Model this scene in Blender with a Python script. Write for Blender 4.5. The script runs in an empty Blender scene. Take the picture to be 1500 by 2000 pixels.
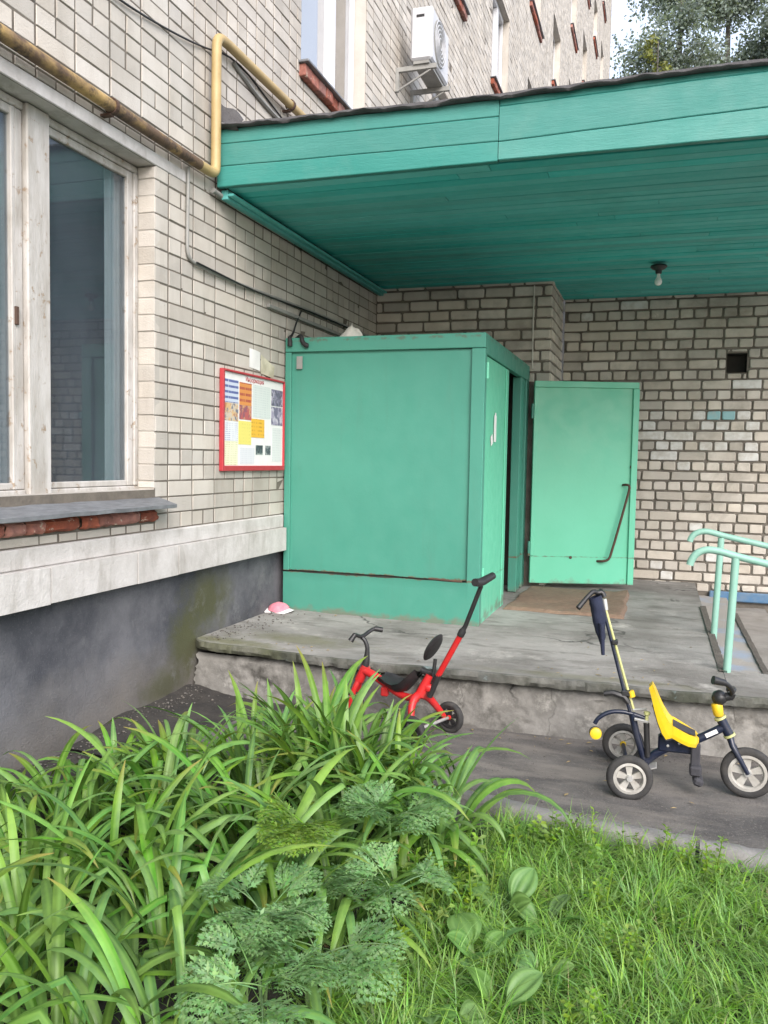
import bpy, bmesh, math, random
import numpy as np
from mathutils import Vector, Matrix, noise

random.seed(7); RNG = np.random.default_rng(7)
S = bpy.context.scene
COL = S.collection
rad = math.radians

# ------------------------------------------------------------------ camera
cam_data = bpy.data.cameras.new("camera")
cam = bpy.data.objects.new("camera", cam_data); COL.objects.link(cam)
CAM = Vector((2.61, 0.0, 1.45))
yaw, pit, rol = rad(-17.9), rad(-3.487), rad(1.026)
fwd = Vector((math.sin(yaw)*math.cos(pit), math.cos(yaw)*math.cos(pit), math.sin(pit)))
rgt = Vector((math.cos(yaw), -math.sin(yaw), 0)); upv = rgt.cross(fwd)
rgt, upv = math.cos(rol)*rgt+math.sin(rol)*upv, -math.sin(rol)*rgt+math.cos(rol)*upv
M4 = Matrix((rgt, upv, -fwd)).transposed().to_4x4(); M4.translation = CAM
cam.matrix_world = M4
cam_data.sensor_fit = 'AUTO'; cam_data.sensor_width = 36.0
cam_data.lens = 1648/2000*36
cam_data.clip_start = 0.05; cam_data.clip_end = 1000
S.camera = cam

# ------------------------------------------------------------------ sky, sun, exposure
SUN_EL, SUN_AZ = rad(34), rad(146)          # azimuth clockwise from +Y: veiled sun to the right, a little behind the camera
W = bpy.data.worlds.new("World"); S.world = W; W.use_nodes = True
wn, wl = W.node_tree.nodes, W.node_tree.links
wn.clear()
wo = wn.new("ShaderNodeOutputWorld"); wb = wn.new("ShaderNodeBackground")
sk = wn.new("ShaderNodeTexSky"); sk.sky_type = 'NISHITA'; sk.sun_disc = False
sk.sun_elevation = SUN_EL; sk.sun_rotation = SUN_AZ
sk.air_density = 1.0; sk.dust_density = 2.0; sk.ozone_density = 1.0
wtc = wn.new("ShaderNodeTexCoord"); wno = wn.new("ShaderNodeTexNoise")
wno.inputs["Scale"].default_value = 2.2; wno.inputs["Detail"].default_value = 6
wmr = wn.new("ShaderNodeMapRange"); wmr.inputs[1].default_value = .35; wmr.inputs[2].default_value = .62
wmr.inputs[3].default_value = .14; wmr.inputs[4].default_value = .78
wmx = wn.new("ShaderNodeMix"); wmx.data_type = 'RGBA'
wmx.inputs["B"].default_value = (4.9, 5.1, 5.7, 1)       # thin cloud over most of the sky
wl.new(wtc.outputs["Generated"], wno.inputs["Vector"]); wl.new(wno.outputs["Fac"], wmr.inputs[0])
wl.new(wmr.outputs[0], wmx.inputs["Factor"]); wl.new(sk.outputs[0], wmx.inputs["A"])
wl.new(wmx.outputs["Result"], wb.inputs["Color"]); wb.inputs["Strength"].default_value = 0.12
wl.new(wb.outputs[0], wo.inputs["Surface"])
sun_d = bpy.data.lights.new("sun", 'SUN'); sun_d.energy = 1.5; sun_d.angle = rad(40); sun_d.color = (1, .93, .895)
sun = bpy.data.objects.new("sun", sun_d); COL.objects.link(sun)
sd = Vector((math.sin(SUN_AZ)*math.cos(SUN_EL), math.cos(SUN_AZ)*math.cos(SUN_EL), math.sin(SUN_EL)))
sun.rotation_euler = (-sd).to_track_quat('-Z', 'Y').to_euler(); sun.location = sd*40
S.view_settings.view_transform = 'Standard'; S.view_settings.look = 'None'
S.view_settings.exposure = 1.6; S.view_settings.gamma = 1.0
try: S.view_settings.use_curve_mapping = False
except Exception: pass
S.render.engine = 'CYCLES'
S.cycles.max_bounces = 8; S.cycles.transparent_max_bounces = 12

# ------------------------------------------------------------------ materials
def new_mat(name):
    m = bpy.data.materials.new(name); m.use_nodes = True
    nt = m.node_tree; nt.nodes.clear()
    out = nt.nodes.new("ShaderNodeOutputMaterial")
    return m, nt, out
def nd(nt, t, **kw):
    n = nt.nodes.new(t)
    for k, v in kw.items(): setattr(n, k, v)
    return n
def mixc(nt, fac, a, b, blend='MIX'):
    n = nd(nt, "ShaderNodeMix", data_type='RGBA', blend_type=blend)
    for key, v in (("Factor", fac), ("A", a), ("B", b)):
        if isinstance(v, (int, float)): n.inputs[key].default_value = v
        elif isinstance(v, tuple): n.inputs[key].default_value = (*v, 1)
        else: nt.links.new(v, n.inputs[key])
    return n.outputs["Result"]
def noise_n(nt, vec, scale, detail=6, rough=.6, lo=None, hi=None, dist=0):
    n = nd(nt, "ShaderNodeTexNoise"); n.inputs["Scale"].default_value = scale
    n.inputs["Detail"].default_value = detail; n.inputs["Roughness"].default_value = rough
    n.inputs["Distortion"].default_value = dist
    if vec is not None: nt.links.new(vec, n.inputs["Vector"])
    o = n.outputs["Fac"]
    if lo is not None: o = ramp(nt, o, lo, hi)
    return o
def ramp(nt, v, lo, hi, a=0., b=1.):
    r = nd(nt, "ShaderNodeMapRange"); r.inputs[1].default_value = lo; r.inputs[2].default_value = hi
    r.inputs[3].default_value = a; r.inputs[4].default_value = b
    nt.links.new(v, r.inputs[0]); return r.outputs[0]
def math_n(nt, op, a, b=None):
    n = nd(nt, "ShaderNodeMath", operation=op)
    for i, v in enumerate((a, b)):
        if v is None: continue
        if isinstance(v, (int, float)): n.inputs[i].default_value = v
        else: nt.links.new(v, n.inputs[i])
    return n.outputs[0]
def pos_vec(nt, scale=(1, 1, 1)):
    g = nd(nt, "ShaderNodeNewGeometry")
    if scale == (1, 1, 1): return g.outputs["Position"]
    mp = nd(nt, "ShaderNodeMapping"); mp.inputs["Scale"].default_value = scale
    nt.links.new(g.outputs["Position"], mp.inputs["Vector"]); return mp.outputs["Vector"]
def rand_n(nt):
    g = nd(nt, "ShaderNodeNewGeometry"); o = nd(nt, "ShaderNodeObjectInfo")
    return math_n(nt, 'FRACT', math_n(nt, 'ADD', g.outputs["Random Per Island"], o.outputs["Random"]))
MATS = {}
def mat(name, c1, c2=None, scale=6, lo=.35, hi=.65, rough=.7, stretch=(1, 1, 1), bump=0, bscale=80, metal=0, spec=.5,
        dirt=None, dscale=2.5, dlo=.5, dhi=.75, damt=.7, rand=0, dstretch=(1, 1, 1), rvar=.12, chips=None, cscale=14, clo=.68, chi=.72, crack=0):
    m, nt, out = new_mat(name); L = nt.links
    b = nd(nt, "ShaderNodeBsdfPrincipled"); L.new(b.outputs[0], out.inputs["Surface"])
    v = pos_vec(nt, stretch)
    col = mixc(nt, noise_n(nt, v, scale, 8, .62, lo, hi), c1, c2 or tuple(x*.8 for x in c1))
    if rand:
        hv = nd(nt, "ShaderNodeHueSaturation"); L.new(col, hv.inputs["Color"])
        r = rand_n(nt); L.new(ramp(nt, r, 0, 1, 1-rand, 1+rand), hv.inputs["Value"])
        r2 = math_n(nt, 'FRACT', math_n(nt, 'MULTIPLY', r, 7.31)); L.new(ramp(nt, r2, 0, 1, 1-rand*.8, 1+rand*.8), hv.inputs["Saturation"])
        col = hv.outputs["Color"]
    dv = pos_vec(nt, dstretch)
    if dirt: col = mixc(nt, math_n(nt, 'MULTIPLY', noise_n(nt, dv, dscale, 9, .65, dlo, dhi, .4), damt), col, dirt)
    if chips: col = mixc(nt, noise_n(nt, pos_vec(nt), cscale, 5, .7, clo, chi), col, chips)
    if crack:
        vo = nd(nt, "ShaderNodeTexVoronoi", feature='DISTANCE_TO_EDGE'); vo.inputs["Scale"].default_value = crack
        nn = nd(nt, "ShaderNodeTexNoise"); nn.inputs["Scale"].default_value = 3; nn.inputs["Detail"].default_value = 6
        L.new(pos_vec(nt), nn.inputs["Vector"])
        mx = nd(nt, "ShaderNodeMix", data_type='RGBA'); mx.inputs["Factor"].default_value = .35
        L.new(pos_vec(nt), mx.inputs["A"]); L.new(nn.outputs["Color"], mx.inputs["B"]); L.new(mx.outputs["Result"], vo.inputs["Vector"])
        cr = ramp(nt, vo.outputs["Distance"], 0.004, .014, .75, 0)
        cr = math_n(nt, 'MULTIPLY', cr, noise_n(nt, pos_vec(nt), 1.3, 2, .5, .5, .6))
        col = mixc(nt, cr, col, (.03, .028, .025))
    L.new(col, b.inputs["Base Color"])
    b.inputs["Metallic"].default_value = metal; b.inputs["Specular IOR Level"].default_value = spec
    L.new(ramp(nt, noise_n(nt, pos_vec(nt), 9, 5), .3, .7, max(.03, rough-rvar), min(1, rough+rvar)), b.inputs["Roughness"])
    if bump:
        bp = nd(nt, "ShaderNodeBump"); bp.inputs["Strength"].default_value = min(1, bump); bp.inputs["Distance"].default_value = .006
        L.new(noise_n(nt, v, bscale, 8, .65), bp.inputs["Height"]); L.new(bp.outputs[0], b.inputs["Normal"])
    MATS[name] = m; return m
def leaf_mat(name, c1, c2, trans=.35, rough=.45, rib=None, rand=.25, tip=False):
    m, nt, out = new_mat(name); L = nt.links
    col = mixc(nt, noise_n(nt, pos_vec(nt), 12, 5, .6, .35, .65), c1, c2)
    hv = nd(nt, "ShaderNodeHueSaturation"); L.new(col, hv.inputs["Color"])
    r = rand_n(nt); L.new(ramp(nt, r, 0, 1, 1-rand, 1+rand), hv.inputs["Value"])
    r2 = math_n(nt, 'FRACT', math_n(nt, 'MULTIPLY', r, 5.17)); L.new(ramp(nt, r2, 0, 1, .475, .515), hv.inputs["Hue"])
    r3 = math_n(nt, 'FRACT', math_n(nt, 'MULTIPLY', r, 11.9)); L.new(ramp(nt, r3, 0, 1, .78, 1.08), hv.inputs["Saturation"])
    col = hv.outputs["Color"]
    if rib:
        at = nd(nt, "ShaderNodeAttribute", attribute_name='rib'); col = mixc(nt, math_n(nt, 'MULTIPLY', at.outputs["Fac"], .5), col, rib)
    if tip:
        at = nd(nt, "ShaderNodeAttribute", attribute_name='tip')
        f = math_n(nt, 'MULTIPLY', at.outputs["Fac"], ramp(nt, r3, .55, .8, 0, 1)); col = mixc(nt, f, col, (.30, .24, .07))
    b = nd(nt, "ShaderNodeBsdfPrincipled"); L.new(col, b.inputs["Base Color"]); b.inputs["Roughness"].default_value = rough
    b.inputs["Specular IOR Level"].default_value = .35
    t = nd(nt, "ShaderNodeBsdfTranslucent"); L.new(mixc(nt, 1., col, (1.25, 1.25, .55), 'MULTIPLY'), t.inputs["Color"])
    mx = nd(nt, "ShaderNodeMixShader"); mx.inputs[0].default_value = trans
    L.new(b.outputs[0], mx.inputs[1]); L.new(t.outputs[0], mx.inputs[2]); L.new(mx.outputs[0], out.inputs["Surface"])
    MATS[name] = m; return m
def set_attr(me, name, vals):
    a = me.attributes.new(name, 'FLOAT', 'POINT'); a.data.foreach_set('value', list(vals)); return me
def add_moss(m, spots, colr):
    nt = m.node_tree; L = nt.links; b = next(n for n in nt.nodes if n.type == 'BSDF_PRINCIPLED'); src = b.inputs["Base Color"].links[0].from_socket
    v = pos_vec(nt); sx = nd(nt, "ShaderNodeSeparateXYZ"); L.new(v, sx.inputs[0]); col = src
    for (cx, cy, rx, ry, am) in spots:
        dx = math_n(nt, 'DIVIDE', math_n(nt, 'SUBTRACT', sx.outputs["X"], cx), rx); dy = math_n(nt, 'DIVIDE', math_n(nt, 'SUBTRACT', sx.outputs["Y"], cy), ry)
        d = math_n(nt, 'SQRT', math_n(nt, 'ADD', math_n(nt, 'MULTIPLY', dx, dx), math_n(nt, 'MULTIPLY', dy, dy)))
        d = math_n(nt, 'ADD', d, math_n(nt, 'MULTIPLY', math_n(nt, 'SUBTRACT', noise_n(nt, v, 6, 9, .72), .5), 2.6))
        col = mixc(nt, ramp(nt, d, .3, 1.1, am, 0), col, colr)
    L.new(col, b.inputs["Base Color"])
def add_band(m, zc, hw, ns, lo, hi, colr, amt):
    nt = m.node_tree; L = nt.links; b = next(n for n in nt.nodes if n.type == 'BSDF_PRINCIPLED'); src = b.inputs["Base Color"].links[0].from_socket
    v = pos_vec(nt); sx = nd(nt, "ShaderNodeSeparateXYZ"); L.new(v, sx.inputs[0])
    d = math_n(nt, 'ABSOLUTE', math_n(nt, 'DIVIDE', math_n(nt, 'SUBTRACT', sx.outputs["Z"], zc), hw))
    f = math_n(nt, 'ADD', noise_n(nt, v, ns, 8, .7), math_n(nt, 'MULTIPLY', d, -.35))
    L.new(mixc(nt, ramp(nt, f, lo, hi, 0, amt), src, colr), b.inputs["Base Color"])
def paint(name, c, rough=.45, **kw): return mat(name, c, tuple(x*.86 for x in c), rough=rough, **kw)

M_BRICK = mat('silicate_brick', (.52, .49, .44), (.42, .385, .335), 3, .3, .7, .9, bump=.6, bscale=120, rand=.13,
              dirt=(.17, .15, .115), dscale=1.3, dlo=.50, dhi=.80, damt=.6, dstretch=(1.6, 1.6, .35), chips=(.20, .18, .145), cscale=26, clo=.70, chi=.78)
M_BRICK2 = mat('porch_brick', (.58, .535, .47), (.45, .405, .345), 5, .3, .72, .92, bump=.8, bscale=90, rand=.17,
               dirt=(.14, .122, .095), dscale=1.7, dlo=.52, dhi=.78, damt=.75, chips=(.58, .54, .48), cscale=7, clo=.64, chi=.72)
M_WHITEBRICK = mat('whitewashed_brick', (.66, .65, .62), (.5, .47, .42), 12, .4, .65, .9, bump=.6, bscale=90)
M_BLUEBRICK = mat('blue_painted_brick', (.27, .47, .49), (.40, .47, .45), 14, .50, .70, .85, bump=.6, bscale=90)
M_MORTAR = mat('facade_mortar', (.17, .148, .12), (.095, .083, .068), 8, .3, .7, .95, bump=.8, bscale=70)
M_MORTAR2 = mat('porch_mortar', (.20, .178, .15), (.115, .102, .085), 9, .3, .7, .95, bump=1, bscale=60)
M_RED = mat('red_sill_brick', (.36, .13, .09), (.22, .085, .065), 18, .35, .65, .9, bump=.9, bscale=60, rand=.25, chips=(.55, .48, .38), cscale=22, clo=.6, chi=.68)
M_WHITE = mat('old_white_paint', (.72, .70, .65), (.56, .53, .47), 7, .4, .7, .7, bump=.3, bscale=90, dirt=(.25, .22, .17), dscale=5, dlo=.55, dhi=.8, damt=.6, dstretch=(2, 2, .4))
M_PEEL = mat('peeling_frame_paint', (.52, .505, .48), (.36, .335, .30), 7, .35, .7, .65, stretch=(2, 2, .5), bump=.4, bscale=50, chips=(.27, .21, .15), cscale=19, clo=.585, chi=.66, dirt=(.22, .20, .16), dscale=5, dlo=.45, dhi=.75, damt=.65, dstretch=(2, 2, .5))
M_CONC_BELT = mat('whitewashed_concrete', (.56, .54, .52), (.42, .40, .375), 5, .38, .66, .85, bump=.6, bscale=60, dirt=(.20, .18, .145), dscale=5, dlo=.52, dhi=.78, damt=.65, dstretch=(1.5, 1.5, .5))
M_PANE = None
M_SILL = mat('grey_sill_metal', (.23, .24, .25), (.15, .155, .165), 10, .35, .65, .6, bump=.3, metal=.3, stretch=(6, 1, 1))
M_TEALF = None
TEAL = (.115, .40, .275)
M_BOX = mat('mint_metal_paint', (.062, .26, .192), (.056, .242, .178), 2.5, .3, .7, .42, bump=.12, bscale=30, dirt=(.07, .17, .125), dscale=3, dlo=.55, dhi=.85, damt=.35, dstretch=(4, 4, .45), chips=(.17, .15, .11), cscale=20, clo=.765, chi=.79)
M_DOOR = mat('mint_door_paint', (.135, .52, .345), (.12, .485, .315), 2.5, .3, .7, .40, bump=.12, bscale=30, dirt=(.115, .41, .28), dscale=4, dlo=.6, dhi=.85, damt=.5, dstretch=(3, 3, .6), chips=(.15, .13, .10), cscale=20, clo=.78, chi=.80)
M_CANOPY = mat('teal_board_paint', (.034, .212, .18), (.056, .255, .22), 3, .3, .7, .6, stretch=(.5, 4, 4), bump=.45, bscale=25, rand=.09, dirt=(.11, .27, .23), dscale=3, dlo=.52, dhi=.8, damt=.5, chips=(.20, .15, .11), cscale=18, clo=.715, chi=.76)
M_CEIL = mat('teal_ceiling_paint', (.062, .43, .395), (.085, .48, .44), 4, .3, .7, .65, stretch=(.4, 6, 4), bump=.45, bscale=25, rand=.13, dirt=(.045, .27, .225), dscale=2, dlo=.5, dhi=.8, damt=.5)
M_RAIL = mat('mint_rail_paint', (.21, .42, .335), (.25, .45, .37), 20, .3, .7, .45, bump=.2, chips=(.1, .08, .06), cscale=30, clo=.75, chi=.78)
M_FELT = mat('roof_felt', (.055, .053, .055), (.10, .098, .10), 14, .3, .7, .95, bump=.8, bscale=120)
M_DARK = mat('dark_gap', (.012, .014, .013), (.02, .022, .02), 5, .3, .7, .95)
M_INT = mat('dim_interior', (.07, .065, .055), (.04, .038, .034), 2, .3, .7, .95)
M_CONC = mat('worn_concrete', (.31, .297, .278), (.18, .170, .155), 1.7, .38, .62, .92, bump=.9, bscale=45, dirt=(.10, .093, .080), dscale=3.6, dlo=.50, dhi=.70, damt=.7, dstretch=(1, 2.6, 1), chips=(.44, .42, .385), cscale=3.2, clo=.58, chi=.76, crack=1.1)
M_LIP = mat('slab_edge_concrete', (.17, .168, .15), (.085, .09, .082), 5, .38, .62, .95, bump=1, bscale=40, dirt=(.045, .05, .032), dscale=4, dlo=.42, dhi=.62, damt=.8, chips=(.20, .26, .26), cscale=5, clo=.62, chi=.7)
M_BASE = mat('foundation_concrete', (.25, .242, .222), (.13, .125, .112), 6, .36, .64, .95, bump=1, bscale=35, rand=.10, dirt=(.035, .032, .026), dscale=4.5, dlo=.50, dhi=.68, damt=.85, chips=(.36, .35, .32), cscale=6, clo=.56, chi=.7, crack=2.2)
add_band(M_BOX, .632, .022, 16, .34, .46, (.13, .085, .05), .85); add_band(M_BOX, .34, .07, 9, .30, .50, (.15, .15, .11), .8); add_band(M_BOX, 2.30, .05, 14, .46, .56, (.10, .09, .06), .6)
add_band(M_DOOR, .36, .10, 9, .34, .52, (.16, .17, .13), .7); add_band(M_DOOR, .615, .012, 18, .36, .50, (.12, .10, .07), .6)
add_moss(M_CONC, ((.15, 4.5, .45, .10, .8), (.55, 4.75, .5, .16, .6), (2.3, 4.5, .7, .07, .45)), (.13, .13, .06)); add_moss(M_LIP, ((.1, 4.4, .5, .3, .7),), (.07, .075, .03))
M_STEP = mat('step_concrete', (.32, .30, .27), (.23, .21, .19), 5, .3, .7, .92, bump=.7, bscale=45, dirt=(.13, .12, .10), dscale=4, damt=.6)
M_STEPBLUE = mat('blue_stained_step', (.33, .31, .28), (.28, .33, .40), 3.2, .46, .60, .9, bump=.7, bscale=45)
M_BLUE = mat('blue_wall_paint', (.075, .17, .30), (.14, .20, .27), 7, .4, .65, .8, bump=.4)
M_NOSE = mat('weathered_step_edge', (.15, .13, .11), (.085, .075, .065), 12, .3, .7, .85, bump=.8, bscale=50, stretch=(6, 1, 1))
M_ASPH = mat('old_asphalt', (.068, .065, .062), (.130, .123, .114), 2.4, .40, .60, .95, bump=1, bscale=90, dirt=(.215, .197, .172), dscale=2.4, dlo=.46, dhi=.62, damt=.65, dstretch=(.6, 2.2, 1), chips=(.20, .185, .165), cscale=95, clo=.56, chi=.70)
M_SOIL = mat('dark_soil', (.026, .024, .022), (.055, .049, .042), 7, .35, .65, 1, bump=1, bscale=60, chips=(.16, .15, .135), cscale=70, clo=.64, chi=.74)
M_GROUND = mat('ground_soil', (.04, .05, .022), (.028, .045, .015), 4, .3, .7, 1, bump=1, bscale=40)
M_YARD = mat('yard_asphalt', (.16, .15, .138), (.12, .113, .103), 1.5, .3, .7, .95)
M_KERB = mat('kerb_concrete', (.27, .262, .25), (.18, .173, .163), 8, .3, .7, .95, bump=.9, bscale=70, dirt=(.09, .09, .065), dscale=5, damt=.6)
M_GRAVEL = mat('plaster_crumbs', (.17, .158, .14), (.08, .073, .065), 30, .3, .7, .95, rand=.35)
M_YPIPE = mat('yellow_pipe_paint', (.44, .325, .145), (.36, .26, .11), 8, .35, .65, .5, bump=.2, dirt=(.22, .13, .05), dscale=7, dlo=.58, dhi=.75, damt=.6)
M_RPIPE = mat('rusty_pipe_paint', (.40, .27, .10), (.12, .075, .045), 6, .40, .56, .75, bump=.5, bscale=60, stretch=(1, .6, 1), chips=(.055, .04, .032), cscale=9, clo=.5, chi=.62)
M_GREYPIPE = mat('grey_conduit_paint', (.30, .30, .28), (.22, .22, .205), 10, .3, .7, .6)
M_CABLE = mat('black_cable', (.018, .018, .019), None, rough=.6)
M_BLACK = mat('black_plastic', (.016, .016, .017), (.024, .024, .025), 20, .3, .7, .45, bump=.1)
M_RUBBER = mat('grey_rubber', (.022, .022, .022), (.038, .037, .036), 15, .35, .7, .8, bump=.4, bscale=120, dirt=(.09, .083, .072), dscale=9, damt=.6)
M_REDP = mat('red_gloss_paint', (.55, .022, .022), (.46, .018, .02), 9, .3, .7, .36, dirt=(.24, .10, .08), dscale=10, dlo=.52, dhi=.75, damt=.5)
M_NAVY = mat('navy_gloss_paint', (.008, .012, .030), (.009, .015, .036), 9, .3, .7, .36, dirt=(.08, .08, .085), dscale=10, dlo=.52, dhi=.75, damt=.5)
M_YEL = mat('yellow_plastic', (.74, .50, .015), (.68, .45, .012), 6, .3, .7, .38, dirt=(.40, .27, .05), dscale=9, dlo=.5, dhi=.75, damt=.55)
M_LIME = mat('faded_yellow_tube', (.50, .50, .22), (.42, .44, .18), 8, .3, .7, .4)
M_SILV = mat('scuffed_silver', (.60, .60, .58), (.48, .48, .46), 14, .3, .7, .38, metal=.55)
M_RIM = mat('dusty_white_rim', (.50, .49, .45), (.30, .285, .25), 18, .3, .7, .5, metal=.15)
M_BAG = mat('navy_fabric', (.010, .014, .036), (.016, .022, .05), 40, .3, .7, .9, bump=.6, bscale=200)
M_GREYF = mat('charcoal_fabric', (.05, .05, .058), (.035, .035, .04), 40, .3, .7, .9, bump=.6, bscale=200)
M_MAT = mat('coir_mat', (.27, .18, .125), (.16, .105, .075), 22, .3, .7, 1, bump=1, bscale=110, stretch=(1, 2.5, 1), dirt=(.27, .21, .165), dscale=6, damt=.5)
M_PINK = mat('pink_fabric', (.60, .16, .22), (.62, .26, .30), 20, .35, .65, .9, bump=.4)
M_OFFW = mat('off_white_cloth', (.62, .60, .54), (.48, .46, .41), 20, .3, .7, .9, bump=.3)
M_PAPER = mat('white_paper', (.74, .74, .72), (.66, .66, .65), 14, .3, .7, .9)
M_RUST = mat('rusty_steel', (.10, .055, .035), (.06, .035, .025), 20, .3, .7, .8, bump=.5)
M_PVC = mat('white_pvc', (.62, .63, .65), (.56, .57, .59), 5, .3, .7, .4)
M_AC = mat('ac_casing_white', (.54, .55, .57), (.47, .48, .50), 5, .3, .7, .5, dirt=(.4, .39, .36), dscale=5, damt=.4)
M_CURT = mat('pale_curtain', (.62, .66, .64), (.48, .52, .51), 5, .3, .7, .9, stretch=(1, 14, .3))
M_REDF = mat('red_board_frame', (.42, .035, .045), (.36, .03, .04), 9, .3, .7, .5)
M_LEAF = leaf_mat('daylily_leaf', (.135, .31, .04), (.07, .19, .03), .22, .40, rib=(.21, .38, .08), rand=.34, tip=True)
M_PARS = leaf_mat('parsley_leaf', (.19, .37, .125), (.11, .25, .08), .25, .5)
M_PLAN = leaf_mat('plantain_leaf', (.125, .27, .06), (.085, .20, .042), .25, .45, rib=(.20, .35, .10))
M_WEED = leaf_mat('weed_leaf', (.21, .36, .04), (.14, .28, .035), .35, .5)
M_GRASS = leaf_mat('grass_blade', (.225, .425, .07), (.135, .30, .05), .3, .42, rand=.38)
M_DEADLEAF = mat('withered_leaf', (.34, .27, .13), (.22, .16, .075), 12, .35, .65, .85)
M_STRAW = mat('dry_straw', (.36, .32, .17), (.28, .25, .12), 9, .3, .7, .9)
M_TREELEAF = leaf_mat('tree_leaf', (.25, .30, .265), (.13, .175, .15), .3, .55, rand=.45)
M_TREEYEL = leaf_mat('yellow_tree_leaf', (.22, .24, .05), (.15, .18, .04), .35, .55, rand=.35)
M_BARK = mat('grey_bark', (.12, .11, .10), (.07, .065, .058), 8, .3, .7, .95, bump=.8, stretch=(3, 3, .5))

def plinth_material():
    m, nt, out = new_mat('grey_plinth_render'); L = nt.links
    b = nd(nt, "ShaderNodeBsdfPrincipled"); L.new(b.outputs[0], out.inputs["Surface"])
    v = pos_vec(nt)
    col = mixc(nt, noise_n(nt, v, 1.7, 9, .65, .40, .62), (.052, .055, .066), (.135, .136, .148))
    col = mixc(nt, math_n(nt, 'MULTIPLY', noise_n(nt, v, 120, 3, .6, .6, .7), .45), col, (.17, .17, .18))
    sx = nd(nt, "ShaderNodeSeparateXYZ"); L.new(v, sx.inputs[0])
    # splash zone: mud thrown up from the ground, highest right beside the slab
    hgt = math_n(nt, 'ADD', sx.outputs["Z"], math_n(nt, 'MULTIPLY', noise_n(nt, v, 2.6, 6), -.55))
    col = mixc(nt, ramp(nt, hgt, -.30, .16, .95, 0), col, (.165, .148, .128))
    # moss patch where water runs off the slab corner
    for (cy, cz, ry, rz, am) in ((4.66, .56, .34, .24, .85), (4.40, .34, .22, .26, .85), (4.15, .14, .26, .12, .7)):
        dy = math_n(nt, 'DIVIDE', math_n(nt, 'SUBTRACT', sx.outputs["Y"], cy), ry)
        dz = math_n(nt, 'DIVIDE', math_n(nt, 'SUBTRACT', sx.outputs["Z"], cz), rz)
        d = math_n(nt, 'SQRT', math_n(nt, 'ADD', math_n(nt, 'MULTIPLY', dy, dy), math_n(nt, 'MULTIPLY', dz, dz)))
        d = math_n(nt, 'ADD', d, math_n(nt, 'MULTIPLY', math_n(nt, 'SUBTRACT', noise_n(nt, v, 7, 8, .7), .5), 1.5))
        col = mixc(nt, ramp(nt, d, .35, 1.1, am, 0), col, (.062, .066, .022))
    # lime bloom and scuffs
    col = mixc(nt, math_n(nt, 'MULTIPLY', noise_n(nt, v, 4, 10, .75, .56, .70), .55), col, (.19, .19, .19))
    L.new(col, b.inputs["Base Color"]); b.inputs["Roughness"].default_value = .93
    bp = nd(nt, "ShaderNodeBump"); bp.inputs["Strength"].default_value = .8; bp.inputs["Distance"].default_value = .006
    L.new(noise_n(nt, v, 90, 6), bp.inputs["Height"]); L.new(bp.outputs[0], b.inputs["Normal"])
    return m
M_PLINTH = plinth_material()
def glass_material(name, refl, dust, tint=(.02, .026, .034), see=.7, dustcol=(.25, .28, .30)):
    """window glass: partly see-through, mirrors the sky more at a slant, thin dust film"""
    m, nt, out = new_mat(name); L = nt.links
    tr = nd(nt, "ShaderNodeBsdfTransparent"); tr.inputs[0].default_value = (.84, .88, .90, 1)
    dk = nd(nt, "ShaderNodeBsdfDiffuse"); dk.inputs[0].default_value = (*tint, 1)
    gl = nd(nt, "ShaderNodeBsdfGlossy"); gl.inputs["Roughness"].default_value = .02
    ds = nd(nt, "ShaderNodeBsdfDiffuse"); ds.inputs[0].default_value = (*dustcol, 1)
    m1 = nd(nt, "ShaderNodeMixShader"); m1.inputs[0].default_value = see; L.new(dk.outputs[0], m1.inputs[1]); L.new(tr.outputs[0], m1.inputs[2])
    m2 = nd(nt, "ShaderNodeMixShader"); L.new(m1.outputs[0], m2.inputs[1]); L.new(ds.outputs[0], m2.inputs[2])
    L.new(math_n(nt, 'MULTIPLY', noise_n(nt, pos_vec(nt, (1, 1, .6)), 3, 6, .55, .0, .8), dust), m2.inputs[0])
    lw = nd(nt, "ShaderNodeLayerWeight"); lw.inputs["Blend"].default_value = .5
    fr = ramp(nt, math_n(nt, 'POWER', lw.outputs["Facing"], 4.), 0, 1, refl, .92)
    m3 = nd(nt, "ShaderNodeMixShader"); L.new(fr, m3.inputs[0]); L.new(m2.outputs[0], m3.inputs[1]); L.new(gl.outputs[0], m3.inputs[2])
    L.new(m3.outputs[0], out.inputs["Surface"]); return m
M_GLASS = glass_material('dusty_window_glass', .04, .30, see=.95, dustcol=(.15, .18, .215))
M_GLASS2 = glass_material('upper_window_glass', .55, .1, see=.15)
M_BULB = mat('bulb_glass', (.85, .85, .82), (.8, .8, .77), rough=.15)

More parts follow.
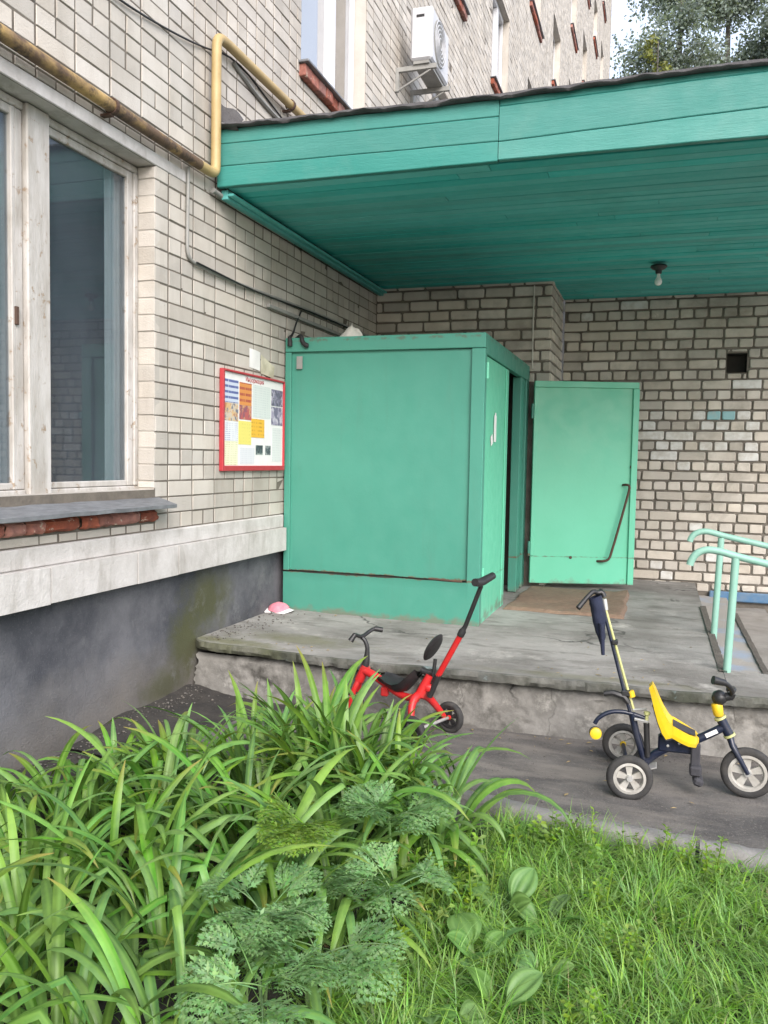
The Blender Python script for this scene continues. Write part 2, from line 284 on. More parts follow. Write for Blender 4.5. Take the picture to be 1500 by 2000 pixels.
# ------------------------------------------------------------------ mesh helpers
class MB:
    def __init__(s): s.v = []; s.f = []
    def add(s, vs, fs):
        o = len(s.v); s.v.extend(tuple(p) for p in vs); s.f.extend(tuple(i+o for i in f) for f in fs); return s
    def box(s, a, b, c=0.0, rot=None, piv=None):
        x0, y0, z0 = a; x1, y1, z1 = b
        if c <= 0:
            vs = [(x0,y0,z0),(x1,y0,z0),(x1,y1,z0),(x0,y1,z0),(x0,y0,z1),(x1,y0,z1),(x1,y1,z1),(x0,y1,z1)]
            fs = [(0,3,2,1),(4,5,6,7),(0,1,5,4),(1,2,6,5),(2,3,7,6),(3,0,4,7)]
        else:
            c = min(c, .49*abs(x1-x0), .49*abs(y1-y0), .49*abs(z1-z0))
            bm = bmesh.new(); bmesh.ops.create_cube(bm, size=1)
            for v in bm.verts: v.co = Vector(((x0+x1)/2+v.co.x*(x1-x0), (y0+y1)/2+v.co.y*(y1-y0), (z0+z1)/2+v.co.z*(z1-z0)))
            bmesh.ops.bevel(bm, geom=bm.edges[:], offset=c, segments=1, affect='EDGES', profile=.5)
            bm.verts.index_update(); vs = [v.co.copy() for v in bm.verts]; fs = [tuple(v.index for v in f.verts) for f in bm.faces]; bm.free()
        if rot is not None:
            p = Vector(piv) if piv is not None else Vector(((x0+x1)/2, (y0+y1)/2, (z0+z1)/2))
            vs = [rot @ (Vector(v)-p)+p for v in vs]
        return s.add(vs, fs)
    def tube(s, pts, r, seg=8, smooth=0, cap=True, flat=None):
        P = [Vector(p) for p in pts]
        R = list(r) if isinstance(r, (list, tuple)) else [r]*len(P)
        for _ in range(smooth):                                  # corner-rounding subdivision
            Q = [P[0]]; RR = [R[0]]
            for i in range(len(P)-1):
                Q += [P[i].lerp(P[i+1], .25), P[i].lerp(P[i+1], .75)]; RR += [R[i]*.75+R[i+1]*.25, R[i]*.25+R[i+1]*.75]
            Q.append(P[-1]); RR.append(R[-1]); P, R = Q, RR
        t0 = (P[1]-P[0]).normalized(); n = t0.orthogonal().normalized() if flat is None else Vector(flat)
        vs = []; fs = []
        for i, p in enumerate(P):
            t = (P[min(i+1, len(P)-1)]-P[max(i-1, 0)]).normalized()
            n = (n-t*n.dot(t)).normalized(); b = t.cross(n)
            for k in range(seg):
                a = 2*math.pi*k/seg; vs.append(p+(n*math.cos(a)+b*math.sin(a))*R[i])
        for i in range(len(P)-1):
            for k in range(seg):
                k2 = (k+1) % seg; fs.append((i*seg+k, i*seg+k2, (i+1)*seg+k2, (i+1)*seg+k))
        if cap: fs.append(tuple(range(seg-1, -1, -1))); fs.append(tuple((len(P)-1)*seg+k for k in range(seg)))
        return s.add(vs, fs)
    def lathe(s, prof, c, axis, seg=24, closed=False):
        c = Vector(c); ax = Vector(axis).normalized(); n = ax.orthogonal().normalized(); b = ax.cross(n)
        vs = []; fs = []; m = len(prof)
        for (r, h) in prof:
            for k in range(seg):
                a = 2*math.pi*k/seg; vs.append(c+ax*h+(n*math.cos(a)+b*math.sin(a))*r)
        for i in range(m if closed else m-1):
            j = (i+1) % m
            for k in range(seg):
                k2 = (k+1) % seg; fs.append((i*seg+k, i*seg+k2, j*seg+k2, j*seg+k))
        if not closed:
            fs.append(tuple(range(seg-1, -1, -1))); fs.append(tuple((m-1)*seg+k for k in range(seg)))
        return s.add(vs, fs)
    def grid(s, fn, nu, nv):
        vs = [fn(i/nu, j/nv) for i in range(nu+1) for j in range(nv+1)]
        fs = [(i*(nv+1)+j, (i+1)*(nv+1)+j, (i+1)*(nv+1)+j+1, i*(nv+1)+j+1) for i in range(nu) for j in range(nv)]
        return s.add(vs, fs)
    def mesh(s, name, m, off=(0, 0, 0), smooth=None, recalc=True):
        off = Vector(off)
        me = bpy.data.meshes.new(name); me.from_pydata([tuple(Vector(p)-off) for p in s.v], [], s.f)
        if recalc:
            bm = bmesh.new(); bm.from_mesh(me); bmesh.ops.recalc_face_normals(bm, faces=bm.faces[:]); bm.to_mesh(me); bm.free()
        if m: me.materials.append(m)
        if smooth is not None:
            me.polygons.foreach_set('use_smooth', [True]*len(me.polygons))
            if smooth < 179: me.set_sharp_from_angle(angle=rad(smooth))
        me.update(); return me
def org(o):
    p = Vector((0, 0, 0))
    while o is not None: p = p+Vector(o.location); o = o.parent
    return p
def put(name, me, parent=None, loc=(0, 0, 0), rot=(0, 0, 0)):
    o = bpy.data.objects.new(name, me); COL.objects.link(o); o.parent = parent; o.location = loc; o.rotation_euler = rot; return o
def part(name, mb, m, parent=None, smooth=None, recalc=True, kind=None, label=None):
    """world-space builder -> object; children sit in their parent's frame (parents are only ever moved, never turned, when used here)"""
    o = put(name, mb.mesh(name, m, org(parent) if parent else (0, 0, 0), smooth, recalc), parent)
    if kind: o['kind'] = kind
    if label: o['label'] = label
    return o
def thing(name, label, cat, loc=(0, 0, 0), group=None):
    o = bpy.data.objects.new(name, None); COL.objects.link(o); o.location = loc; o.empty_display_size = .1
    return tag(o, label, cat, group)
def tag(o, label, cat, group=None):
    o['label'] = label; o['category'] = cat
    if group: o['group'] = group
    return o
def struct(o): o['kind'] = 'structure'; return o
def arr_mesh(name, V, F, m, smooth=False):
    """numpy arrays -> mesh; F is (n,k)"""
    me = bpy.data.meshes.new(name); k = F.shape[1]
    me.vertices.add(len(V)); me.vertices.foreach_set('co', V.astype(np.float32).ravel())
    me.loops.add(F.size); me.loops.foreach_set('vertex_index', F.astype(np.int32).ravel())
    me.polygons.add(len(F)); me.polygons.foreach_set('loop_start', np.arange(0, F.size, k, dtype=np.int32))
    if smooth: me.polygons.foreach_set('use_smooth', np.ones(len(F), bool))
    me.materials.append(m); me.update(calc_edges=True); me.validate(); return me
def fbm(x, y, z, o=4): return noise.fractal(Vector((x, y, z)), 1.0, 2.0, o)

# ------------------------------------------------------------------ bricks
BRICKS = {}
def brick_data(L, H, m, rough, depth=.05):
    """local frame: x along the wall, z up, face towards -y at y=0; returns verts, faces of one slightly uneven brick"""
    j = lambda s: random.uniform(-s, s)
    c = .0018+.0057*rough; e = .0008+.0077*rough
    o = [(-L/2+abs(j(e)), -H/2+abs(j(e))), (L/2-abs(j(e)), -H/2+abs(j(e))), (L/2-abs(j(e)), H/2-abs(j(e))), (-L/2+abs(j(e)), H/2-abs(j(e)))]
    if rough > .6:                                           # worn arrises: eight-sided outline
        q = []
        for i in range(4):
            a = o[i]; p = o[i-1]; n = o[(i+1) % 4]; k = random.uniform(.003, .013)
            def tow(a, b, k):
                d = math.hypot(b[0]-a[0], b[1]-a[1]); return (a[0]+(b[0]-a[0])*k/d, a[1]+(b[1]-a[1])*k/d)
            q += [tow(a, p, k), tow(a, n, k)]
        o = q
    n = len(o); yo = j(.0025+.003*rough)
    inn = [(x*(1-2*c/L), z*(1-2*c/H)) for x, z in o]
    vs = [(x, yo+j(.0012), z) for x, z in inn]+[(x, yo+c, z) for x, z in o]+[(x, depth, z) for x, z in o]
    fs = [tuple(range(n))]
    for i in range(n):
        k = (i+1) % n; fs += [(n+i, n+k, k, i), (2*n+i, 2*n+k, n+k, n+i)]
    return vs, fs
def brick_mesh(L, H, m, rough):
    key = (round(L, 3), round(H, 3), m.name, random.randrange(6))
    if key not in BRICKS:
        vs, fs = brick_data(L, H, m, rough); mb = MB(); mb.add(vs, fs); BRICKS[key] = mb.mesh('brick', m, recalc=False)
    return BRICKS[key]
def clip(rects, holes, mn=.025):
    out = []
    for r in rects:
        todo = [r]
        for h in holes:
            nxt = []
            for (u0, u1, w0, w1) in todo:
                if u1 <= h[0] or u0 >= h[1] or w1 <= h[2] or w0 >= h[3]: nxt.append((u0, u1, w0, w1)); continue
                if u0 < h[0]: nxt.append((u0, h[0], w0, w1))
                if u1 > h[1]: nxt.append((h[1], u1, w0, w1))
                a, b = max(u0, h[0]), min(u1, h[1])
                if w0 < h[2]: nxt.append((a, b, w0, h[2]))
                if w1 > h[3]: nxt.append((a, b, h[3], w1))
            todo = nxt
        out += [t for t in todo if t[1]-t[0] > mn and t[3]-t[2] > mn]
    return out
def holed_sheet(mb, U, Wd, holes, fn):
    """sheet U x Wd with rectangular holes; fn(u,w)->xyz"""
    us = sorted({U[0], U[1], *[min(max(h[i], U[0]), U[1]) for h in holes for i in (0, 1)]})
    ws = sorted({Wd[0], Wd[1], *[min(max(h[i], Wd[0]), Wd[1]) for h in holes for i in (2, 3)]})
    for a, b in zip(us, us[1:]):
        for c, d in zip(ws, ws[1:]):
            mu, mw = (a+b)/2, (c+d)/2
            if any(h[0] < mu < h[1] and h[2] < mw < h[3] for h in holes): continue
            mb.add([fn(a, c), fn(b, c), fn(b, d), fn(a, d)], [(0, 1, 2, 3)])
def lay_bricks(rects, place, mfn, rough, parent, nmax, rank, joint, vjoint=None):
    """place(u,w)->(loc, rotz); the nmax best-ranked bricks become objects, the rest one joined part"""
    info = sorted(((rank(r), r) for r in rects), key=lambda t: t[0])
    base = org(parent); rest = {}
    for i, (k, (u0, u1, w0, w1)) in enumerate(info):
        L, H = u1-u0-(vjoint or joint), w1-w0-joint
        if L < .02 or H < .015: continue
        loc, rz = place((u0+u1)/2, (w0+w1)/2); m = mfn(u0, w0)
        if k < 1e6 and nmax > 0:
            nmax -= 1
            put('brick', brick_mesh(L, H, m, rough), parent, Vector(loc)-base, (random.uniform(-.004, .004), random.uniform(-.012, .012)*rough, rz))
        else:
            vs, fs = brick_data(L, H, m, rough if k < 1e6+14 else 0)
            R = Matrix.Rotation(rz, 3, 'Z'); rest.setdefault(m.name, (m, MB()))[1].add([R @ Vector(v)+Vector(loc) for v in vs], fs)
    for m, mb in rest.values(): part('brickwork', mb, m, parent, recalc=False, kind='stuff')

# ------------------------------------------------------------------ ground
g = MB()
g.grid(lambda u, v: ((u-.5)*240, (v-.35)*240, -.03), 8, 8)
struct(part('ground', g, M_YARD))
def soil_z(x, y): return .012*fbm(x*3, y*3, 2)+.05*max(0, 1-x/.45)*(1+.6*fbm(x*4, y*2, 5))
g = MB(); g.grid(lambda u, v: (-.05+3.0*u, .4+3.05*v, soil_z(-.05+3.0*u, .4+3.05*v)-.006), 60, 60)
g2 = MB(); g2.grid(lambda u, v: (-.05+.95*u, 3.3+1.3*v, soil_z(-.05+.95*u, 3.3+1.3*v)+.016*(1-u)), 40, 50)
struct(part('flower_bed_soil', g, M_SOIL, smooth=180)); struct(part('dirt_strip', g2, M_SOIL, smooth=180))
g = MB(); g.grid(lambda u, v: (.35+8.6*u, 3.22+1.32*v, .006+.010*fbm((.35+8.6*u)*1.5, (3.22+1.32*v)*1.8, 1)), 160, 34)
struct(part('asphalt_path', g, M_ASPH, smooth=180))
g = MB(); g.grid(lambda u, v: (1.9+7*u, -1.0+4.24*v, .004+.015*fbm((1.9+7*u)*2, (-1+4.24*v)*2, 3)), 70, 50)
struct(part('lawn_soil', g, M_GROUND, smooth=180))

# kerb between lawn and path
kerb = bpy.data.objects.new('kerb', None); COL.objects.link(kerb); kerb.location = (2.4, 3.25, 0); struct(kerb)
kx = [(1.50, 3.47), (1.93, 3.41), (2.36, 3.305), (2.80, 3.255), (3.28, 3.245), (3.76, 3.25), (4.24, 3.25)]
for (a, b) in zip(kx, kx[1:]):
    a, b = Vector((*a, 0)), Vector((*b, 0)); d = (b-a).normalized(); n = Vector((-d.y, d.x, 0))
    tilt = random.uniform(-.006, .006)
    def kf(u, v, a=a, b=b, n=n, d=d, tilt=tilt):
        p = a+d*.006+(b-a-d*.012)*u; prof = [(-.05, -.03), (-.048, .052), (-.034, .067), (.030, .069), (.046, .054), (.05, -.03)]
        w, h = prof[round(v*5)]
        q = p+n*w; s = fbm(q.x*9, q.y*9, h*9)
        return (q.x+n.x*.006*s, q.y+n.y*.006*s, h+tilt+.007*s)
    mb = MB(); mb.grid(kf, 14, 5); e0 = [kf(0, i/5) for i in range(6)]; e1 = [kf(1, i/5) for i in range(6)]
    mb.add(e0, [tuple(range(6))]); mb.add(e1, [tuple(range(5, -1, -1))])
    part('kerb_stone', mb, M_KERB, kerb, smooth=50)

# ------------------------------------------------------------------ apartment building (facade x=0, runs along y)
bld = thing('apartment_building', 'pale brick apartment block with grey plinth, white belt course and peeling window', 'building', (-1, 6, 0))
FLOOR = 2.90
W1 = (1.55, 4.0, 1.27, 3.0)                     # ground floor window opening  (y0,y1,z0,z1)
wins = []
for s in range(7):
    for y0 in (2.4, 5.9, 9.62, 12.98, 16.5, 19.95, 23.4, 26.85, 30.3, 33.75):
        z0 = 4.36+FLOOR*s
        wins.append((y0, y0+1.42, z0, z0+1.52))
def seen(y, z): return .40 < (z-1.45)/max(y, .1) < .70
wins = [w for w in wins if any(seen(y, z) for y in w[:2] for z in (w[2]-.1, w[3]))]
holes = [W1]+wins
END = 38.8; TOP = 25.5
mb = MB()
holed_sheet(mb, (-3, END), (.79, TOP), holes, lambda u, w: (-.0032, u, w))
mb.add([(-.0032, END, -.3), (-13, END, -.3), (-13, END, TOP), (-.0032, END, TOP)], [(0, 1, 2, 3)])
mb.add([(-.0032, -3, -.3), (-13, -3, -.3), (-13, -3, TOP), (-.0032, -3, TOP)], [(0, 1, 2, 3)])
mb.add([(-13, -3, -.3), (-13, END, -.3), (-13, END, TOP), (-13, -3, TOP)], [(0, 1, 2, 3)])
part('wall', mb, M_MORTAR, bld)
mb = MB()
for (y0, y1, z0, z1) in holes:                                # plastered reveals
    d = -.26
    mb = MB(); a = -.004; b = .002
    V = [(a, y0, z0), (a, y1, z0), (a, y1, z1-b), (a, y0, z1-b), (d, y0, z0), (d, y1, z0), (d, y1, z1-b), (d, y0, z1-b)]
    mb.add(V, [(1, 5, 6, 2), (0, 3, 7, 4), (0, 4, 5, 1)]+([(3, 2, 6, 7)] if z0 > 2 else []))
    part('window_reveal', mb, M_BRICK, bld, recalc=False)
part('roof', MB().box((-13.2, -3.2, TOP), (.35, END+.3, TOP+.35)), M_FELT, bld)
# bricks
PIT, BL = .0899, .26
rects = []
ncourse = int((TOP-1.04)/PIT)
for k in range(ncourse):
    w0 = 1.045+k*PIT; header = (k % 6 == 4)
    u = 4.0+.13-BL*20; 
    while u < END:
        zz = w0-1.45
        ok = (u < 4.9 and u > -1 and w0 < 5.0) or (4.9 <= u < 7.72 and w0 < 6.9) or (u >= 7.72 and .36*u < zz < .72*u)
        if ok:
            if header or random.random() < .36: rects += [(u, u+BL/2, w0, w0+PIT), (u+BL/2, u+BL, w0, w0+PIT)]
            else: rects.append((u, u+BL, w0, w0+PIT))
        u += BL
bholes = [(W1[0], W1[1], W1[2]-.18, W1[3]+.07)]+[(w[0], w[1], w[2]-.11, w[3]) for w in wins]
rects = clip(rects, bholes)
def rank1(r):
    y, z = (r[0]+r[1])/2, (r[2]+r[3])/2
    vis = (2.80 < y < 5.66 and z < 1.45+.62*y) and not (y < 3.98 and z < 3.03) and not (y > 4.62 and 3.02 < z < 3.47)
    d = math.hypot(y, 2.61)
    return d if vis else 1e6+d
lay_bricks(rects, lambda u, w: ((0, u, w), math.pi/2), lambda u, w: M_BRICK, .08, bld, 300, rank1, .007, .011)
rv = clip([(-.105, .0, 1.045+k*PIT, 1.045+(k+1)*PIT) for k in range(24)], [(-1, 1, 0, 1.275), (-1, 1, 2.998, 9)])
lay_bricks(rv, lambda u, w: ((u, 3.9955, w), 0), lambda u, w: M_BRICK, .12, bld, 0, lambda r: 1e6, .006, .002)
# plinth, belt course
mb = MB(); mb.grid(lambda u, v: (-.040+.010*fbm(0, u*12, v*2)+.004*fbm(0, u*50, v*7), -3+10.72*u, -.15+.95*v), 240, 26)
part('plinth', mb, M_PLINTH, bld, smooth=180)
mb = MB(); mb.box((-.012, -1, .951), (.022, 5.63, 1.043), .006); part('belt_strip', mb, M_CONC_BELT, bld)
for a, b in ((-.5, 1.2), (1.208, 2.55), (2.558, 3.10), (3.108, 3.765), (3.773, 4.16), (4.168, 5.62)):
    mb = MB(); x = .05+random.uniform(-.004, .004); mb.box((-.04, a, .785+random.uniform(-.004, .004)), (x, b, .950), .001); part('belt_slab', mb, M_CONC_BELT, bld)
# ground floor window
part('lintel', MB().box((-.25, 1.3, 3.002), (.006, 4.32, 3.066), .004), M_CONC_BELT, bld)
xf = -.11
win = put('window', MB().box((xf-.05, 3.137, 1.262), (xf+.022, 3.284, 2.998), .006).mesh('window', M_PEEL, Vector((xf, 3.2, 1.3))+0*Vector((0, 0, 0)), None), bld, Vector((xf, 3.2, 1.3))-org(bld))
def wpart(n, a, b, m=M_PEEL, c=.005): return part(n, MB().box(a, b, c), m, win)
wpart('frame_rail', (xf-.05, 3.286, 2.962), (xf+.004, 3.996, 2.997)); wpart('frame_rail', (xf-.05, 3.286, 1.264), (xf+.004, 3.996, 1.288))
wpart('frame_rail', (xf-.05, 1.56, 2.962), (xf+.004, 3.135, 2.997)); wpart('frame_rail', (xf-.05, 1.56, 1.264), (xf+.004, 3.135, 1.288))
wpart('frame_jamb', (xf-.05, 3.962, 1.290), (xf+.006, 3.997, 2.960))
for (a, b) in ((3.286, 3.960), (2.42, 3.133)):
    s = MB()
    s.box((xf-.04, a, 1.290), (xf-.003, a+.022, 2.960), .004).box((xf-.04, b-.046, 1.290), (xf-.003, b, 2.960), .004)
    s.box((xf-.04, a+.023, 2.922), (xf-.005, b-.047, 2.960), .004).box((xf-.04, a+.023, 1.290), (xf-.005, b-.047, 1.320), .004)
    if a < 3: s.box((xf-.04, b-.072, 1.29), (xf+.0, b-.047, 2.96), .004)
    part('sash', s, M_PEEL, win)
    part('pane', MB().box((xf-.026, a+.015, 1.31), (xf-.021, b-.03, 2.93)), M_GLASS, win)
wpart('sash_lock', (xf-.002, 3.074, 2.02), (xf+.010, 3.094, 2.10), M_RUST, .002)
wpart('frame_post', (xf-.05, 2.30, 1.29), (xf+.01, 2.415, 2.96)); wpart('pane', (xf-.026, 1.6, 1.31), (xf-.021, 2.30, 2.95), M_GLASS, 0)
for (a, b) in ((3.825, 3.985), (2.93, 3.11)):
    mb = MB(); mb.grid(lambda u, v: (xf-.075+.014*math.sin(u*26+a), a+(b-a)*u, 1.3+1.72*v), 40, 2); part('curtain', mb, M_CURT, win, smooth=180)
part('curtain', MB().grid(lambda u, v: (xf-.20+.02*math.sin(u*60), 1.6+1.3*u, 2.72+.3*v), 60, 2), M_CURT, win, smooth=180)
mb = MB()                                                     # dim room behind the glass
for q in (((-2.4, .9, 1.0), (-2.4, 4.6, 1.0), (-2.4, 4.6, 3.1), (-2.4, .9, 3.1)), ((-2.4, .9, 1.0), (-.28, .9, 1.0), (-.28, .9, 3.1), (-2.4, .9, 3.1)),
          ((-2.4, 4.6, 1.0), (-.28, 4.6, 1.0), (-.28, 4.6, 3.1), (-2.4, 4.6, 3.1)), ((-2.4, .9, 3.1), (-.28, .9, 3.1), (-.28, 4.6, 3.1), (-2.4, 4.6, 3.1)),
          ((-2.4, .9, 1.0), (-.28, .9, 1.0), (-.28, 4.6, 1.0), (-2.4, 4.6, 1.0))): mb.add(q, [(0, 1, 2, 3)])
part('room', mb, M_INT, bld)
mb = MB()
def sill_f(u, v):
    prof = [(-.13, 1.268), (.0, 1.226), (.095, 1.196), (.112, 1.190), (.112, 1.172), (.085, 1.168), (-.02, 1.168)]
    x, z = prof[round(v*6)]; y = 1.4+2.645*u
    return (x+.004*fbm(0, y*5, v*3), y, z+.005*fbm(x*8, y*4, 1))
mb.grid(sill_f, 60, 6); e = [sill_f(1, i/6) for i in range(7)]; mb.add(e, [tuple(range(7))])
sill = part('window_sill', mb, M_SILL, bld, smooth=40)
y = 1.5
while y < 3.98:
    l = random.choice((.122, .122, .25)); l = min(l, 4.0-y)
    mb = MB(); d = random.uniform(.03, .042)
    def bf(u, v, y=y, l=l, d=d):
        return (d+.008*fbm(u*3, y*9+u*4, v*4)-.02*(abs(u-.5) > .49)-.02*(abs(v-.5) > .49), y+.004+(l-.008)*u, 1.098+.062*v+.004*fbm(y*5+u*3, v, 3))
    mb.grid(bf, 8, 5); mb.add([bf(0, 0), bf(1, 0), (-.02, y+l-.004, 1.1), (-.02, y+.004, 1.1)], [(0, 1, 2, 3)]); part('brick', mb, M_RED, sill, smooth=60); y += l
# upper windows
for (y0, y1, z0, z1) in wins:
    far = y0 > 15
    ym = y0+(.66 if far else .80)
    if far:
        w_ = part('window', MB().box((-.20, y0+.005, z0), (-.14, y0+.06, z1)).box((-.20, y1-.06, z0), (-.14, y1-.005, z1)).box((-.20, ym, z0+.06), (-.14, ym+.07, z1-.06)).box((-.20, y0+.06, z0), (-.14, y1-.06, z0+.06)).box((-.20, y0+.06, z1-.06), (-.14, y1-.06, z1)), M_PVC, bld)
    else:
        w_ = part('window', MB().box((-.17, y0+.005, z0), (-.09, y0+.07, z1), .008).box((-.17, y1-.035, z0), (-.11, y1-.005, z1), .008).box((-.17, ym, z0+.07), (-.085, ym+.10, z1-.07), .008).box((-.17, y0+.07, z0), (-.09, y1-.07, z0+.07), .008).box((-.17, y0+.07, z1-.07), (-.09, y1-.07, z1), .008), M_PVC, bld)
    part('pane', MB().box((-.155, y0+.05, z0+.05), (-.15, ym+.01, z1-.05)), M_GLASS2, w_)
    if not far: part('curtain', MB().grid(lambda u, v: (-.20+.015*math.sin(u*30), ym+.05+(y1-ym-.08)*u, z0+.03+(z1-z0-.06)*v), 40, 2), M_CURT, w_, smooth=180)
    part('pane', MB().box((-.155, ym+.09, z0+.05), (-.15, y1-.05, z1-.05)), M_GLASS2, w_)
    sl = part('window_sill', MB().box((-.10, y0-.06, z0-.012), (.085, y1+.06, z0+.006), .003), M_SILL, bld)
    n = 11 if not far else 6; st = (y1-y0+.08)/n
    for i in range(n):
        mb = MB(); mb.box((-.03, y0-.04+i*st+.003, z0-.10), (.05+random.uniform(-.008, .008), y0-.04+(i+1)*st-.003, z0-.013), .006); part('brick', mb, M_RED, sl)

# pipes and cables on the facade
gp = thing('gas_pipe', 'yellow gas pipe with a tall bend, rusty along the window and climbing over the canopy', 'pipe', (.06, 4.54, 3.12))
part('pipe_run', MB().tube([(.055, 1.2, 3.135), (.055, 2.5, 3.128), (.055, 3.8, 3.122), (.055, 4.36, 3.12)], [.033, .032, .031, .0298], 14), M_RPIPE, gp, smooth=60, label='rusty brown lower run above the window')
mb = MB(); mb.tube([(.055, 4.36, 3.12), (.055, 4.50, 3.12), (.055, 4.545, 3.14), (.055, 4.55, 3.20), (.055, 4.55, 3.84), (.055, 4.56, 3.91), (.055, 4.62, 3.935), (.055, 4.8, 3.937)], .0295, 14, 2)
part('riser', mb, M_YPIPE, gp, smooth=60)
part('pipe_run', MB().tube([(.055, 4.79, 3.937), (.055, 8, 3.95), (.055, 16, 3.97)], .029, 14), M_YPIPE, gp, smooth=60)
for (yy, zz) in ((2.2, 3.13), (3.55, 3.125), (5.6, 3.94)):
    part('bracket', MB().box((-.02, yy-.015, zz-.045), (.055, yy+.015, zz-.034)).lathe([(.0385, -.012), (.0385, .012), (.033, .012), (.033, -.012)], (.055, yy, zz), (0, 1, 0), 14, True), M_RUST, gp)
cd = thing('conduit', 'thin grey conduit dropping from the yellow pipe and bending along the wall', 'conduit', (.012, 4.3, 2.6))
mb = MB(); mb.tube([(.02, 4.30, 3.09), (.013, 4.302, 2.70), (.013, 4.304, 2.62), (.013, 4.33, 2.585), (.013, 4.42, 2.565), (.013, 4.9, 2.562), (.013, 6.2, 2.60), (.013, 7.68, 2.60)], .010, 8, 2)
part('tube', mb, M_GREYPIPE, cd, smooth=60)
part('wall_cable', MB().tube([(.03, 4.38, 2.575), (.032, 5.2, 2.548), (.03, 6.3, 2.59), (.03, 7.69, 2.575)], .006, 6, 2), M_CABLE, cd, smooth=60)
part('cover_strip', MB().box((.001, 5.35, 2.49), (.028, 7.70, 2.515), .003), M_GREYPIPE, cd)
tag(part('cable', MB().tube([(.012, 3.3, 3.66), (.014, 3.81, 3.695), (.012, 4.45, 3.815), (.012, 4.85, 3.945), (.012, 5.4, 3.86), (.012, 6.4, 3.70)], .006, 6, 2), M_CABLE, smooth=60), 'black cable sagging across the bricks behind the yellow riser', 'cable')
tag(part('cable', MB().tube([(.012, 4.84, 3.90), (.013, 5.2, 3.82), (.014, 5.7, 3.80), (.012, 6.9, 3.74)], .014, 6, 2), M_GREYPIPE, smooth=60), 'thick grey cable on the wall just above the canopy roof', 'cable')

# air conditioner
ac = thing('air_conditioner', 'white outdoor air conditioner unit bracketed high on the brick facade', 'air conditioner', (.1, 9.0, 5.6))
AX0, AX1, AY0, AY1, AZ0, AZ1 = .16, .38, 8.15, 8.82, 5.36, 5.86
part('casing', MB().box((AX0, AY0, AZ0), (AX1, AY1, AZ1), .02), M_AC, ac)
part('fan_grille', MB().lathe([(.0, .002), (.19, .002), (.21, .006), (.22, .0)], (AX1+.001, AY0+.28, (AZ0+AZ1)/2), (1, 0, 0), 28), M_GREYPIPE, ac)
for i in range(5): part('grille_ring', MB().lathe([(  .05+.038*i, .012), (.058+.038*i, .012), (.058+.038*i, .018), (.05+.038*i, .018)], (AX1+.002, AY0+.28, (AZ0+AZ1)/2), (1, 0, 0), 24, True), M_AC, ac)
part('maker_mark', MB().box((AX0+.06, AY0-.003, AZ1-.10), (AX0+.14, AY0-.001, AZ1-.075)), M_CABLE, ac)
part('base_tray', MB().box((AX0+.03, AY0+.02, AZ0-.03), (AX1-.03, AY1-.02, AZ0-.002)), M_GREYPIPE, ac)
for yy in (AY0+.04, AY1-.10):
    part('bracket', MB().box((.002, yy, AZ0-.075), (AX1+.04, yy+.035, AZ0-.032)).box((.002, yy, AZ0-.26), (.035, yy+.035, AZ0-.076)).tube([(.02, yy+.017, AZ0-.25), (AX1-.02, yy+.017, AZ0-.08)], .010, 6), M_GREYPIPE, ac)

# ------------------------------------------------------------------ porch wall with pier (one wall)
pw = thing('porch_wall', 'rough whitish brick wall with dark joints under the teal canopy, pier behind the green vestibule', 'wall', (2.6, 8.62, 0))
YB, YP, XP = 8.62, 7.72, 1.665
VENT = (3.195, 3.37, 2.335, 2.515)
mb = MB(); holed_sheet(mb, (XP+.012, 5.5), (-.2, 3.30), [VENT], lambda u, w: (u, YB+.016, w))
mb.add([(0, YP+.016, -.2), (XP-.012, YP+.016, -.2), (XP-.012, YP+.016, 3.3), (0, YP+.016, 3.3)], [(0, 1, 2, 3)])
mb.add([(XP-.012, YP+.016, -.2), (XP-.012, YB+.3, -.2), (XP-.012, YB+.3, 3.3), (XP-.012, YP+.016, 3.3)], [(0, 1, 2, 3)])
part('mortar_bed', mb, M_MORTAR2, pw)
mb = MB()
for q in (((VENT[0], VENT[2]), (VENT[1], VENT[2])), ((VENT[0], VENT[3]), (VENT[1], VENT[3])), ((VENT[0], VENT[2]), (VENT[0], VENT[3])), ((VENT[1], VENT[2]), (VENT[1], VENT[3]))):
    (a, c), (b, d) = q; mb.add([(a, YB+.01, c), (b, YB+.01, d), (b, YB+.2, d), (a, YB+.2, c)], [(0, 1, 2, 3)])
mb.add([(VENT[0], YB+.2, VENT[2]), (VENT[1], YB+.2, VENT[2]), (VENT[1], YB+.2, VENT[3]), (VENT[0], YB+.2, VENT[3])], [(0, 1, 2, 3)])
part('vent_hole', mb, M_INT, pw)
part('plinth_strip', MB().box((3.12, YB-.035, .17), (5.4, YB+.01, .262), .01), M_BLUE, pw)
P2, SL = .0968, .264
rb, rp, rs = [], [], []
for k in range(30):
    w0 = .335+k*P2-.0968; hd = (k % 2 == 0) if k < 17 else (k in (17, 19, 21, 24, 27))
    if w0 > 3.2: break
    for (x0, x1, lst) in ((XP, 5.3, rb), (0, XP, rp)):
        u = x0+(0 if k % 3 else -.066)-random.uniform(0, .05)*(lst is rb)-(.06 if k % 4 == 1 else 0)
        hh = hd if lst is rb else False
        while u < x1:
            l = (SL/2 if hh else SL)*(1+random.uniform(-.03, .03)); 
            if not hh and random.random() < .14: l = SL*random.choice((.5, .75))
            a, b = max(u, x0), min(u+l, x1)
            if b-a > .04: lst.append((a, b, w0, w0+P2))
            u += l
    d = YP
    for (a, b) in (((YP, YP+.13), (YP+.13, YP+.39), (YP+.39, YP+.65), (YP+.65, YB)) if k % 2 else ((YP, YP+.26), (YP+.26, YP+.52), (YP+.52, YP+.78), (YP+.78, YB))): rs.append((a, b, w0, w0+P2))
